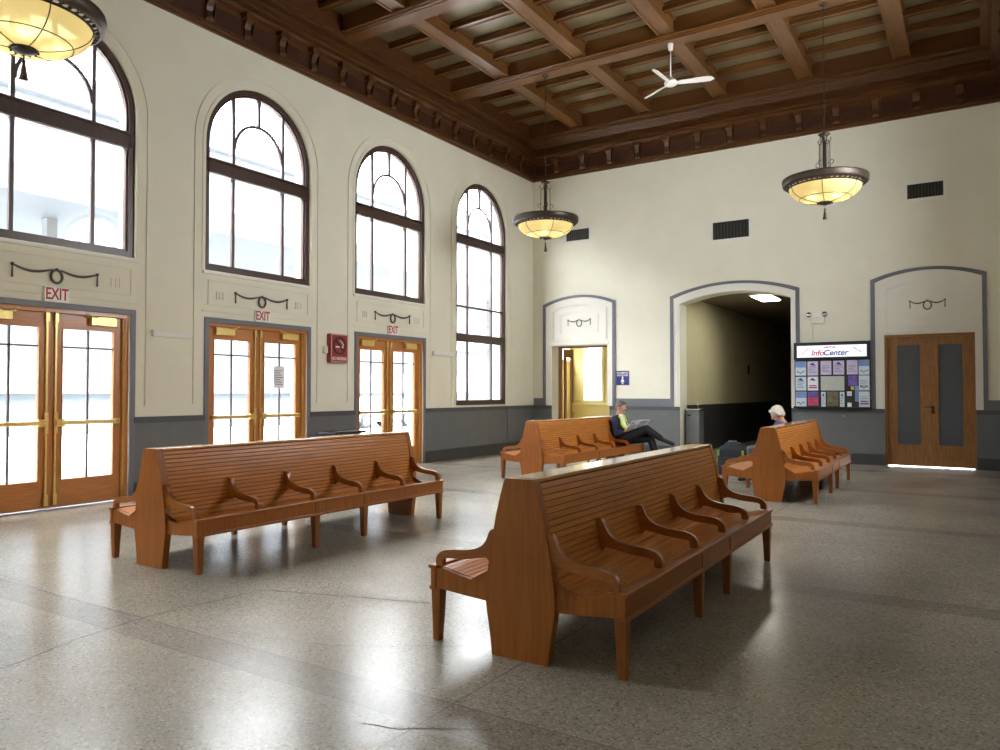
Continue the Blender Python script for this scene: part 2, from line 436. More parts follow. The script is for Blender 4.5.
for y in jy:
    mb = MB().box(.02, RX - .02, y - .055, y + .055, ZJ + .015, ZC).box(.02, RX - .02, y - .07, y - .045, ZJ, ZJ + .03).box(.02, RX - .02, y + .045, y + .07, ZJ, ZJ + .03)
    mb.box(.02, RX - .02, y - .09, y + .09, ZC - .04, ZC - .012)
    mb.build('joist', M['ceil_beam'], ceil)

# cornices: continuous profile + panels + brackets
def cornice(name, fn, u0, u1, deep):
    # fn(u, d_out, z): along wall, out from wall, height
    mb = MB()
    prof = [(0, 7.285), (.05, 7.285), (.05, 7.33), (.075, 7.345), (.075, 7.39), (.03, 7.405), (.03, 7.80), (.1, 7.83), (.14, 7.865), (.25, 7.875), (.25, 7.93), (.235, 7.955), (.222, 8.015), (.16, 8.03), (.16, 8.11),
            ] + ([q for k in range(4) for q in ((.26 + .12 * k, 8.11), (.27 + .12 * k, 8.085), (.30 + .12 * k, 8.085), (.31 + .12 * k, 8.11))] if deep > .6 else []) + [(deep - .1, 8.11), (deep - .1, 8.15), (deep, 8.165), (deep, 8.2), (deep - .05, 8.22), (deep - .05, ZC), (0, ZC)]
    mb.prism(prof, lambda a, z, d: fn(d, a, z), u0, u1)
    o = struct(mb.build(name, M['cornice']))
    n = int(round((u1 - u0) / .745)); st = (u1 - u0) / n
    for i in range(n):
        uc = u0 + (i + .5) * st
        p = MB().use(M['cornice_dark'])
        w = st / 2 - .11
        p.prism([(-w, 7.425), (w, 7.425), (w, 7.70), (-w, 7.70)], lambda a, z, d: fn(uc + a, d, z), .028, .034)
        p.use(M['cornice']).ring([(-w - .02, 7.41), (w + .02, 7.41), (w + .02, 7.72), (-w - .02, 7.72)], [(-w, 7.43), (w, 7.43), (w, 7.7), (-w, 7.7)], lambda a, z, d: fn(uc + a, d, z), .03, .05)
        p.build('frieze_panel', None, o)
    for i in range(n + 1):
        uc = u0 + i * st
        if i in (0, n): continue
        b = MB()
        pr = [(.03, 7.42), (.06, 7.42), (.085, 7.46), (.07, 7.52), (.06, 7.58), (.085, 7.66), (.13, 7.72), (.14, 7.76), (.14, 7.83), (.03, 7.83)]
        b.prism(pr, lambda a, z, d: fn(uc + d, a, z), -.065, .065)
        b.prism([(.03, 7.73), (.16, 7.73), (.16, 7.80), (.03, 7.80)], lambda a, z, d: fn(uc + d, a, z), -.1, .1)
        b.ball(fn(uc, .085, 7.47), .028, u=8, v=6)
        b.build('bracket', M['cornice'], o)
    return o
cornice('trim_1', lambda u, a, z: (a, u, z), Y0, 0, .42)
cornice('trim_2', lambda u, a, z: (u, -a, z), 0, RX, .88)
cornice('trim_3', lambda u, a, z: (RX - a, u, z), Y0, 0, .42)

# ------------------------------------------------------------------ windows
def make_window(k, fn, c, z0, low=False, label='', surround=True):
    w0 = at(fn, c)
    w = lambda u, v, d: w0(u, v, d - .06 if d > .04 else d)
    root = sempty('window_%d' % k, label, 'window')
    lo = arch_loop(HW + .005, z0, SPR); li = arch_loop(HW - .085, z0 + .09, SPR)
    MB().ring(lo, li, w, .1, .22).ring(arch_loop(HW - .08, z0 + .085, SPR), arch_loop(HW - .115, z0 + .12, SPR), w, .13, .2).build('window_frame', M['win_wood'], root)
    mb = MB().prism([(-1.04, 5.05), (1.04, 5.05), (1.04, 5.28), (-1.04, 5.28)], w, .1, .23)
    mb.prism([(-1.05, 5.25), (1.05, 5.25), (1.05, 5.285), (-1.05, 5.285)], w, .06, .1).prism([(-1.04, 5.06), (1.04, 5.06), (1.04, 5.09), (-1.04, 5.09)], w, .075, .1)
    mb.build('transom_bar', M['win_wood'], root)
    zt = SPR + math.sqrt((HW - .08) ** 2 - .52 ** 2)
    for u in (-.52, .52):
        MB().prism([(u - .027, z0 + .08), (u + .027, z0 + .08), (u + .027, zt), (u - .027, zt)], w, .135, .185).build('glazing_bar', M['bar_grey'], root)
    a = [(.52 * math.cos(PI * i / 20), SPR + .02 + .52 * math.sin(PI * i / 20)) for i in range(21)]
    b = [((.472) * math.cos(PI * i / 20), SPR + .02 + .472 * math.sin(PI * i / 20)) for i in range(21)]
    MB().ring(a, b, w, .14, .18, closed=False).build('glazing_arch', M['bar_grey'], root)
    MB().prism([(-.027, SPR + .52), (.027, SPR + .52), (.027, 6.58), (-.027, 6.58)], w, .135, .185).build('glazing_bar', M['bar_grey'], root)
    if low:
        MB().prism([(-1.04, 2.74), (1.04, 2.74), (1.04, 2.94), (-1.04, 2.94)], w, .1, .23).build('transom_bar', M['win_wood'], root)
        MB().prism([(-1.04, 3.558), (1.04, 3.558), (1.04, 3.608), (-1.04, 3.608)], w, .137, .183).build('glazing_bar', M['bar_grey'], root)
    MB().prism(arch_loop(HW - .08, z0 + .085, SPR), w, .158, .162).build('pane', M['glass'], root)
    if surround:
        zb = 1.35 if not low else 1.235
        R1, R2 = 1.31, 1.265
        L1 = arch_loop(R1, zb, SPR)[1:]; L2 = arch_loop(R2, zb, SPR)[1:]
        L1 = L1 + [(-R1, zb)]; L2 = L2 + [(-R2, zb)]
        s = MB().use(M['plaster']).ring(L1, L2, w, -.018, .002, closed=False)
        L3 = arch_loop(1.165, z0, SPR)[1:] + [(-1.165, z0)]; L4 = arch_loop(1.12, z0, SPR)[1:] + [(-1.12, z0)]
        s.ring(L3, L4, w, -.012, .002, closed=False)
        s.build('surround_molding', None, root)
        if not low:
            MB().prism([(-1.15, z0 - .06), (1.15, z0 - .06), (1.15, z0 - .015), (-1.15, z0 - .015)], w, -.03, .002).build('sill_molding', M['plaster_trim'], root)
    return root
names = ['tall window with lower transom near the room corner, reaching down to grey wainscot',
         'arched window over the exit door nearest the tall corner window',
         'arched window over the middle exit door, red no smoking sign below to its right',
         'arched window partly hidden by the big hanging bowl lamp',
         'tall window with lower transom on the left wall near the rear wall']
for k, c in enumerate(WC):
    make_window(k + 1, LW, c, 1.235 if k in (0, 4) else SILL, k in (0, 4), names[k])
# door head panels on the left wall
for c in WC[1:4]:
    w = at(LW, c)
    s = MB()
    s.ring([(-1.05, 2.93), (1.05, 2.93), (1.05, 3.33), (-1.05, 3.33)], [(-1.035, 2.945), (1.035, 2.945), (1.035, 3.315), (-1.035, 3.315)], w, -.012, .002)
    s.prism([(-1.15, 2.822), (1.15, 2.822), (1.15, 2.84), (-1.15, 2.84)], w, -.014, .002)
    for sg in (-1, 1):
        for q in (-.06, 0, .06): s.prism([(sg * .82 + q - .014, 3.03), (sg * .82 + q + .014, 3.03), (sg * .82 + q + .014, 3.15), (sg * .82 + q - .014, 3.15)], w, -.012, .002)
    s.build('head_panel_molding', M['plaster'], wl)
# pilaster base lines
for a, b in zip(WC, WC[1:]):
    MB().prism([(b + 1.31, 1.35), (a - 1.31, 1.35), (a - 1.31, 1.372), (b + 1.31, 1.372)], LW, -.014, .002).build('pilaster_molding', M['plaster'], wl)

# wainscot on the left wall
def wains(name, fn, u0, u1, parent, band=0.):
    o = MB().use(M['wainscot']).prism([(u0, .02), (u1, .02), (u1, 1.1), (u0, 1.1)], fn, -.02, .002)
    o.use(M['wainscot_cap']).prism([(u0, 1.1), (u1, 1.1), (u1, 1.19), (u0, 1.19)], fn, -.032, .002)
    if band: o.use(M['grey_trim']).prism([(u0, 1.19), (u1, 1.19), (u1, band), (u0, band)], fn, -.012, .002)
    return o.build(name, None, parent)
segs = [(Y0 + .001, WC[3] - 1.1), (WC[3] + 1.1, WC[2] - 1.1), (WC[2] + 1.1, WC[1] - 1.1), (WC[1] + 1.1, -1.37), (-1.35, -.001)]
for a, b in segs: wains('wainscot', LW, a, b, wl)
bl = None
for a, b in segs:
    o = MB().prism([(a, 0.001), (b, 0.001), (b, .235), (a, .235)], LW, -.034, -.0205).prism([(a, .235), (b, .235), (b, .255), (a, .255)], LW, -.028, -.0205)
    if bl is None: bl = struct(o.build('baseboard_left', M['base']))
    else: o.build('baseboard_length', M['base'], bl)

# ------------------------------------------------------------------ exit doors
def make_door(k, c, label, LW=LW):
    w = at(LW, c)
    root = sempty('door_%d' % k, label, 'door')
    # grey painted casing on the wall face
    MB().ring([(-1.11, .001), (1.11, .001), (1.11, 2.73), (-1.11, 2.73)], [(-1.035, .002), (1.035, .002), (1.035, 2.655), (-1.035, 2.655)], w, -.022, .004).build('casing', M['grey_trim'], root)
    # wooden jamb frame in the reveal
    j = MB().use(M['door_wood'])
    for s in (-1, 1):
        a, b = sorted((s * 1.03, s * .985)); j.prism([(a, .005), (b, .005), (b, DH), (a, DH)], w, .03, .2)
    j.prism([(-.985, 2.60), (.985, 2.60), (.985, DH), (-.985, DH)], w, .03, .2)
    j.build('door_jamb', None, root)
    for s in (-1, 1):
        a, b = sorted((s * .985, s * .972)); MB().prism([(a, .01), (b, .01), (b, 2.6), (a, 2.6)], w, .05, .11).build('jamb_strip', M['brass'], root)
    MB().prism([(-1.03, .0), (1.03, .0), (1.03, .012), (-1.03, .012)], w, .03, .3).build('threshold', M['chrome'], root)
    for s in (-1, 1):
        u = lambda q: s * q
        def R(mb, a, b, z0, z1, d0, d1):
            a, b = sorted((u(a), u(b))); return mb.prism([(a, z0), (b, z0), (b, z1), (a, z1)], w, d0, d1)
        leaf = MB().use(M['door_wood'])
        R(leaf, .001, .14, .02, 2.598, .1, .15); R(leaf, .865, .984, .02, 2.598, .1, .15)
        leaf.use(M['door_wood_h']); R(leaf, .14, .865, .02, .37, .1, .15); R(leaf, .14, .865, 2.41, 2.598, .1, .15)
        # raised bead round the glass
        a, b = sorted((u(.14), u(.865))); ia, ib = sorted((u(.155), u(.85)))
        leaf.ring([(a, .37), (b, .37), (b, 2.41), (a, 2.41)], [(ia, .385), (ib, .385), (ib, 2.395), (ia, 2.395)], w, .092, .15)
        lf = leaf.build('door_leaf', None, root)
        g = MB(); R(g, .14, .865, .37, 2.41, .124, .128); g.build('pane', M['glass'], lf)
        m = MB(); R(m, .49, .515, .385, 2.395, .112, .14); m.build('muntin', M['bar_grey'], lf)
        m = MB(); R(m, .155, .85, 2.14, 2.165, .112, .14); m.build('muntin', M['bar_grey'], lf)
        p = MB(); R(p, .05, .9, 1.115, 1.165, .03, .065); R(p, .05, .17, 1.09, 1.19, .045, .1); R(p, .86, .92, 1.105, 1.175, .03, .1)
        R(p, .035, .085, 1.0, 1.28, .06, .1)
        p.build('panic_bar', M['brass'], lf, bevel=.006)
        r = MB(); R(r, .045, .07, .1, 2.56, .075, .1); R(r, .035, .08, 2.48, 2.6, .06, .1); R(r, .035, .08, .06, .2, .06, .1)
        r.build('bolt_rod', M['brass'], lf)
        q = MB(); R(q, .5, .86, 2.47, 2.575, .03, .1); R(q, .45, .86, 2.575, 2.595, .05, .09)
        q.tube([w(u(.6), 2.585, .05), w(u(.5), 2.59, .0), w(u(.42), 2.62, .03)], .01, 6)
        q.build('door_closer', M['brass'], lf, bevel=.004)
    return root
dl = ['glazed oak double exit door beside the red no smoking sign, seat bench in front', 'middle glazed oak double exit door with a paper notice', 'glazed oak double exit door cut by the left picture edge, largest of the three']
dl[0] = 'glazed oak double exit door furthest along the wall, right of the no smoking sign'
doors = [make_door(k + 1, WC[k + 1], dl[k]) for k in range(3)]
make_window(6, RW, WC[1], SILL, False, 'unseen arched window high in the right wall, outside the picture, added for light', surround=False)  # out of view, added to light the near bench from the right
nt_ = MB().use(M['paper']).prism([(.36, 1.62), (.6, 1.62), (.6, 2.0), (.36, 2.0)], at(LW, WC[2]), .104, .1065)
nt_.use(M['ink'])
for i in range(7): nt_.prism([(.39, 1.68 + i * .04), (.57 - .03 * (i % 3), 1.68 + i * .04), (.57 - .03 * (i % 3), 1.69 + i * .04), (.39, 1.69 + i * .04)], at(LW, WC[2]), .103, .104)
tag(nt_.build('paper_notice'), 'white paper notice taped to the glass of the middle exit door', 'notice')

# exit signs, garlands
ROT_L = (PI / 2, 0, PI / 2)     # text facing +x
ROT_B = (PI / 2, 0, 0)          # text facing -y
en = ['red and white EXIT sign above the door right of the no smoking sign', 'red and white EXIT sign above the middle exit door', 'largest red and white EXIT sign, above the door at left edge']
for k in range(3):
    c = WC[k + 1]
    o = thing('exit_sign', en[k], 'sign', (.0, c, 2.83), 0, 'exit signs over the street doors')
    MB().prism([(-.155, -.095), (.155, -.095), (.155, .095), (-.155, .095)], lambda u, v, d: (d, u, v), .015, .04).build('sign_plate', M['white'], o)
    text('lettering', 'EXIT', .215, M['exit_red'], o, (.041, 0, 0), ROT_L, sx=.66, bold=.004)
def garland(mb, w, hw, zt, drop, r, d):
    for s in (-1, 1):
        P = []
        for i in range(15):
            t = i / 14; u = s * (hw * (1 - t) + .1 * hw * t); z = zt - .01 * t - .35 * drop * math.sin(PI * t) * (1 - .12 * t) - .02 * (1 - t) * 0
            P.append(w(u, z, d))
        mb.tube(P, [r * (.8 + .5 * math.sin(PI * i / 14)) for i in range(15)], 7)
        mb.tube([w(s * hw, zt, d), w(s * hw, zt - drop, d)], [r * .7, r * .9], 7)
        mb.ball(w(s * hw, zt, d), r * 1.7, u=10, v=6)
    mb.tube([w(.072 * math.cos(2 * PI * i / 22), zt - .095 + .086 * math.sin(2 * PI * i / 22), d) for i in range(22)], r * 1.25, 7, closed=True)
    mb.ball(w(0, zt + .0, d), r * 1.4, u=10, v=6)
    return mb
gl = ['garland ornament above the door right of the no smoking sign', 'garland ornament above the middle exit door', 'garland ornament above the exit door at left edge']
for k in range(3):
    tag(garland(MB(), at(LW, WC[k + 1]), .54, 3.165, .165, .0135, -.024).build('garland_ornament', M['garland']), 'dark grey ' + gl[k], 'ornament', 'painted garlands over the doors')

# ledges on the pilasters
for (a, b, l) in ((-11.2, -10.55, 'long pale ledge on the wall strip between the left edge door and the middle door'), (-4.5, -3.72, 'long pale ledge on the wall strip beside the tall corner window')):
    MB_ = MB().prism([(a, 2.37), (b, 2.37), (b, 2.45), (a, 2.45)], LW, -.06, -.001).prism([(a - .01, 2.445), (b + .01, 2.445), (b + .01, 2.46), (a - .01, 2.46)], LW, -.07, -.001)
    tag(MB_.build('wall_ledge', M['plaster_trim']), l, 'ledge', 'ledges on the left wall')

# no smoking sign
o = thing('no_smoking_sign', 'red box sign with a barred cigarette symbol and the words NO SMOKING', 'sign', (0, -7.45, 2.37))
wN = lambda u, v, d: (d, -0 + u, v)
MB().use(M['red_sign']).prism([(-.225, -.27), (.225, -.27), (.225, .27), (-.225, .27)], wN, .001, .1).build('sign_box', None, o, bevel=.006)
MB().ring([(-.22, -.265), (.22, -.265), (.22, .265), (-.22, .265)], [(-.202, -.247), (.202, -.247), (.202, .247), (-.202, .247)], wN, .098, .106).build('sign_border', M['pink'], o)
s = MB().ring([(.17 * math.cos(2 * PI * i / 32), .05 + .17 * math.sin(2 * PI * i / 32)) for i in range(32)], [(.135 * math.cos(2 * PI * i / 32), .05 + .135 * math.sin(2 * PI * i / 32)) for i in range(32)], wN, .1, .108)
s.prism([(-.11, .14), (-.085, .165), (.11, -.04), (.085, -.065)], wN, .1, .1085)
s.build('prohibition_ring', M['sign_dark'], o)
s = MB().prism([(-.1, .015), (.04, .015), (.04, .04), (-.1, .04)], wN, .1, .104).prism([(.06, .015), (.1, .015), (.1, .04), (.06, .04)], wN, .1, .104)
s.tube([(.104, .08, .05), (.104, .1, .08), (.104, .06, .1), (.104, .05, .13), (.104, .0, .14)], .008, 6)
s.build('cigarette_symbol', M['white'], o)
text('lettering', 'NO SMOKING', .085, M['white'], o, (.101, 0, -.195), ROT_L, sx=.7, bold=.0015)
tag(MB().prism([(-7.79, 2.27), (-7.69, 2.27), (-7.69, 2.4), (-7.79, 2.4)], LW, -.05, -.001).build('alarm_box', M['cream'], bevel=.006), 'small cream box on the wall just left of the no smoking sign', 'alarm')

# ------------------------------------------------------------------ back wall trims
def arch_trim(cx, hw, zb, zs, rise, inner_hw=None):
    w = at(BW, cx)
    L1 = seg_loop(hw, zb, zs, rise)[1:]; L1 = L1 + [(-hw, zb)]
    t = .082
    L2 = seg_loop(hw - t, zb, zs - t * .75, rise)[1:]; L2 = L2 + [(-hw + t, zb)]
    return MB().ring(L1, L2, w, -.03, .002, closed=False).build('arch_band', M['grey_trim'], wb)
arch_trim(1.377, 1.054, 1.19, 3.895, .21)
arch_trim(5.385, 1.5, 1.19, 3.885, .27)
arch_trim(9.36, 1.042, 1.19, 3.935, .2)
def architrave(cx, hw, zb, zs, rise, ihw, iz, irise):
    w = at(BW, cx)
    a = seg_loop(hw, zb, zs, rise)[1:] + [(-hw, zb)]
    b = (seg_loop(ihw, zb, iz, irise)[1:] if irise else [(ihw, zb)] + [(ihw - 2 * ihw * i / 20, iz) for i in range(21)]) + [(-ihw, zb)]
    return MB().ring(a, b, w, -.012, .002, closed=False).build('architrave', M['plaster_trim'], wb)
architrave(1.377, .972, 1.2, 3.835, .205, .83, 2.775, 0)
architrave(5.385, 1.418, 1.2, 3.825, .265, 1.31, 3.69, .235)
architrave(9.36, .96, 1.2, 3.875, .195, .83, 2.765, 0)
for cx in (1.405, 9.37):
    w = at(BW, cx)
    def frame(hw, z0, zs, rise, t, d):
        L1 = seg_loop(hw, z0, zs, rise); L2 = seg_loop(hw - t, z0 + t, zs - t, rise)
        return MB().ring(L1, L2, w, -d, -.011).build('panel_molding', M['plaster_trim'], wb)
    frame(.79, 2.9, 3.73, .15, .03, .034); frame(.75, 2.94, 3.69, .145, .012, .022); frame(.55, 3.09, 3.58, .08, .014, .026)
    MB().prism([(-.85, 2.79), (.85, 2.79), (.85, 2.835), (-.85, 2.835)], w, -.04, -.011).build('panel_molding', M['plaster_trim'], wb)
tag(garland(MB(), at(BW, 1.405), .325, 3.455, .15, .0105, -.016).build('garland_ornament', M['garland']), 'small dark garland ornament above the open doorway', 'ornament', 'painted garlands over the doors')
tag(garland(MB(), at(BW, 9.37), .315, 3.435, .15, .0105, -.016).build('garland_ornament', M['garland']), 'small dark garland ornament above the closed brown double door', 'ornament', 'painted garlands over the doors')
bsegs = [(.001, D1[0], 1.385), (D1[1], AR[0], 1.385), (AR[1], RD[0], 1.385), (RD[1], RX, 1.385)]
trims = [(.323, 2.431), (3.885, 6.885), (8.318, 10.402)]
for a, b, z in bsegs:
    wains('wainscot', BW, a, b, wb)
for a, b in ((.034, .323), (2.431, 3.885), (6.885, 8.318), (10.402, RX - .001)):
    MB().prism([(a, 1.19), (b, 1.19), (b, 1.385), (a, 1.385)], BW, -.014, .002).build('painted_band', M['grey_trim'], wb)
first = None
for a, b, z in bsegs:
    o = MB().prism([(a, .001), (b, .001), (b, .235), (a, .235)], BW, -.034, -.0205)
    if first is None: first = struct(o.build('baseboard_back', M['base']))
    else: o.build('baseboard_length', M['base'], first)
rs = [(Y0 + .001, -.036)]
br = None
for a, b in rs:
    wains('wainscot', RW, a, b, wr)
    q = MB().prism([(a, .001), (b, .001), (b, .235), (a, .235)], RW, -.034, -.0205).build('baseboard_right' if br is None else 'baseboard_length', M['base'], br)
    if br is None: br = struct(q)

# ------------------------------------------------------------------ brown double door (right)
rd = sempty('door_4', 'closed brown double door with two dark panes at right end of back wall', 'door')
w = at(BW, 9.3835)
j = MB()
for s in (-1, 1):
    a, b = sorted((s * .816, s * .775)); j.prism([(a, .0), (b, .0), (b, 2.75), (a, 2.75)], w, .02, .2)
j.prism([(-.775, 2.70), (.775, 2.70), (.775, 2.75), (-.775, 2.75)], w, .02, .2)
j.build('door_jamb', M['brown_door'], rd)
for s in (-1, 1):
    a, b = sorted((s * .0007, s * .775)); p0, p1 = sorted((s * .165, s * .585))
    lf = MB().ring([(a, .01), (b, .01), (b, 2.70), (a, 2.70)], [(p0, .45), (p1, .45), (p1, 2.53), (p0, 2.53)], w, .1, .15).build('door_leaf', M['brown_door'], rd)
    MB().prism([(p0, .45), (p1, .45), (p1, 2.53), (p0, 2.53)], w, .115, .14).build('dark_pane', M['dark_pane'], lf)
    if s == 1:
        k = MB().ball(w(.06, 1.16, .06), .035).tube([w(.06, 1.16, .1), w(.06, 1.16, .06)], .018, 8).prism([(.03, 1.1), (.09, 1.1), (.09, 1.26), (.03, 1.26)], w, .09, .1)
        k.build('door_lock', M['bronze'], lf)
        MB().prism([(-.1, 1.23), (.05, 1.23), (.05, 1.245), (-.1, 1.245)], w, .085, .1).build('latch_bar', M['bronze'], lf)

# ------------------------------------------------------------------ room behind the open doorway
sr = wall_holes('wall_side_room', at(lambda u, v, d: (u, 3.2 + d, v), 0), [(-.42, -.1), (4.1, -.1), (4.1, 4), (-.42, 4)], [[(-.02, 1.3), (.58, 1.3), (.58, 2.92), (-.02, 2.92)]], .25, M['room_yellow'])
MB().box(-.55, -.42, .5, 3.45, -.1, 2.5).box(-.55, -.42, .5, 3.45, 3.1, 3.75).box(-.55, -.42, .3, .7, 1.2, 3.3).box(-.55, -.42, 3.0, 3.45, 1.2, 3.3).box(3.9, 4.02, .5, 3.4, -.1, 4).box(-.5, 4.02, .5, 3.45, 3.6, 3.75).build('wall_piece', M['room_yellow'], sr)
wS = lambda u, v, d: (u, 3.2 + d, v)
mb = MB().ring([(-.09, 1.24), (.65, 1.24), (.65, 2.98), (-.09, 2.98)], [(-.02, 1.3), (.58, 1.3), (.58, 2.92), (-.02, 2.92)], wS, -.04, .002)
mb.prism([(-.4, 1.16), (2.5, 1.16), (2.5, 1.22), (-.4, 1.22)], wS, -.05, .002)
mb.build('window_casing', M['room_pale'], sr)
for x in (-.36, .8): MB().prism([(x, 1.3), (x + .26, 1.3), (x + .26, 2.05), (x, 2.05)], wS, -.025, .002).build('wall_panel', M['room_pale'], sr)
MB().prism([(-.02, 1.3), (.58, 1.3), (.58, 2.92), (-.02, 2.92)], wS, .1, .104).build('pane', M['glass'], sr)
# open glazed door leaf of that doorway
od = sempty('door_5', 'open doorway with a glazed brown leaf swung back into the yellow room', 'door')
jj = MB()
for x0, x1 in ((.585, .645), (2.21, 2.27)): jj.box(x0, x1, .37, .5, .0, 2.77)
jj.box(.645, 2.21, .37, .5, 2.73, 2.77)
jj.build('door_jamb', M['brown_door'], od)
lf = MB().ring([(.52, .02), (1.02, .02), (1.02, 2.72), (.52, 2.72)], [(.62, .45), (.92, .45), (.92, 2.5), (.62, 2.5)], lambda u, v, d: (.66 + d, u, v), 0, .05).build('door_leaf', M['brown_door'], od)
MB().prism([(.62, .45), (.92, .45), (.92, 2.5), (.62, 2.5)], lambda u, v, d: (.682 + d, u, v), 0, .004).build('pane', M['glass'], lf)
MB().box(.71, .75, .94, .98, 1.0, 1.25).build('pull_handle', M['brass'], lf)

# ------------------------------------------------------------------ corridor behind the arch
cl = MB().use(M['corr_wall']).box(4.02, 4.12, .5, 11.3, 1.22, 4.1).use(M['corr_wains']).box(4.02, 4.125, .5, 11.3, 0, 1.22)
struct(cl.build('wall_corridor_left'))
cr = MB().use(M['corr_wood']).box(6.70, 6.85, .5, 11.3, 0, 4.1)
crr = struct(cr.build('wall_corridor_right'))
MB().box(6.66, 6.7, 2.2, 3.3, 0, 2.5).box(6.66, 6.7, 5.2, 6.3, 0, 2.5).build('corridor_door', M['corr_wood'], crr)
struct(MB().use(M['corr_wood']).box(4.0, 6.85, 11.2, 11.35, 0, 4.1).build('wall_corridor_end'))
struct(MB().box(4.0, 6.85, .5, 11.3, 3.93, 4.1).build('ceiling_corridor', M['corr_ceil']))
o = thing('ceiling_light', 'long fluorescent ceiling light inside the arched corridor', 'light', (5.82, 1.45, 3.93))
MB().box(-.26, .26, -.65, .65, -.05, -.001).build('light_housing', M['white'], o)
MB().box(-.21, .21, -.6, .6, -.07, -.051).build('diffuser', M['tube_light'], o)
# fountain
o = thing('water_fountain', 'grey steel drinking fountain cabinet standing inside the arched corridor entrance', 'fountain', (4.34, .42, 0))
MB().box(-.17, .17, -.17, .17, .0, 1.1).build('cabinet', M['steel'], o, bevel=.008)
MB().box(-.19, .19, -.2, .19, 1.1, 1.14).build('basin_top', M['chrome'], o, bevel=.01)
MB().tube([(.1, -.05, 1.14), (.1, -.05, 1.25), (.08, -.05, 1.27), (.04, -.05, 1.27)], .012, 8).build('spout', M['chrome'], o)
g = MB()
for x0 in (-.13, .02):
    g = MB()
    for i in range(4): g.box(x0, x0 + .11, -.176, -.17, .18 + i * .035, .2 + i * .035)
    g.build('vent_grille', M['vent'], o)
MB().box(-.13, -.04, -.176, -.17, .96, 1.0).build('control_plate', M['vent'], o)
tag(MB().ball((4.13, 6.4, 2.3), (.03, .05, .13)).box(4.12, 4.15, 6.37, 6.43, 2.1, 2.2).build('wall_dispenser', M['vent']), 'small dark dispenser on the pale corridor wall', 'dispenser')

# ------------------------------------------------------------------ vents, emergency light, signs on back wall
def vent(x0, x1, z0, z1, label):
    o = thing('wall_vent', label, 'vent', ((x0 + x1) / 2, 0, (z0 + z1) / 2), 0, 'dark wall vents high on the back wall')
    hw, hh = (x1 - x0) / 2, (z1 - z0) / 2
    wv = lambda u, v, d: (u, -d, v)
    MB().ring([(-hw - .06, -hh - .06), (hw + .06, -hh - .06), (hw + .06, hh + .06), (-hw - .06, hh + .06)], [(-hw, -hh), (hw, -hh), (hw, hh), (-hw, hh)], wv, .001, .02).build('vent_frame', M['plaster_trim'], o)
    MB().prism([(-hw, -hh), (hw, -hh), (hw, hh), (-hw, hh)], wv, .001, .006).build('vent_back', M['vent'], o)
    n = 11; v = MB()
    for i in range(n):
        u = -hw + (i + .5) * 2 * hw / n; k = .010 if i % 4 else .016
        v.prism([(u - k, -hh), (u + k, -hh), (u + k, hh), (u - k, hh)], wv, .006, .016)
    v.build('louvre', M['vent_slat'], o)
vent(1.03, 1.70, 5.55, 5.84, 'wall vent partly behind the hanging lamp near the left corner')
vent(4.95, 5.79, 5.16, 5.57, 'largest wall vent, above the corridor arch')
vent(9.03, 9.68, 5.57, 5.87, 'wall vent high above the closed brown double door')

o = thing('emergency_light', 'cream emergency light with two lamp heads on back wall above the information board', 'light', (7.26, 0, 3.2))
MB().box(-.17, .15, -.09, -.001, -.02, .09).build('housing', M['white'], o, bevel=.008)
MB().box(-.14, .14, -.075, -.001, -.14, -.021).build('battery_box', M['cream'], o, bevel=.006)
for s in (-1, 1):
    h = MB().lathe([(.0, -.03), (.035, -.03), (.055, .02), (.058, .04), (.0, .03)], n=14)
    bmesh.ops.transform(h.bm, matrix=Matrix.Translation((s * .16, -.1, .05)) @ Matrix.Rotation(PI / 2, 4, 'X'), verts=h.bm.verts[:])
    h.build('lamp_head', M['chrome'], o)
MB().tube([(.17, -.01, .0), (.18, -.01, -.08), (.15, -.01, -.17), (.08, -.01, -.22), (0, -.01, -.225), (-.08, -.01, -.19), (-.12, -.01, -.17), (-.11, -.01, -.22), (-.11, -.01, -.5)], .007, 6).build('cable', M['cream'], o)

o = thing('restroom_sign', 'blue square sign reading WOMENS RESTROOM with a white figure', 'sign', (2.627, 0, 1.905))
wv = lambda u, v, d: (u, -d, v)
MB().prism([(-.175, -.18), (.175, -.18), (.175, .18), (-.175, .18)], wv, .001, .015).build('sign_plate', M['blue_sign'], o)
text('lettering', "WOMEN'S", .075, M['white'], o, (0, -.016, .125), ROT_B, sx=.95, bold=.001)
text('lettering', 'RESTROOM', .06, M['white'], o, (0, -.016, .065), ROT_B, sx=.95, bold=.001)
p = MB().prism([(.026 * math.cos(2 * PI * i / 14), .012 + .026 * math.sin(2 * PI * i / 14)) for i in range(14)], wv, .0145, .018)
p.prism([(-.02, -.018), (.02, -.018), (.05, -.1), (-.05, -.1)], wv, .0145, .018).prism([(-.022, -.1), (-.004, -.1), (-.004, -.16), (-.022, -.16)], wv, .0145, .018).prism([(.004, -.1), (.022, -.1), (.022, -.16), (.004, -.16)], wv, .0145, .018)
p.build('woman_symbol', M['white'], o)

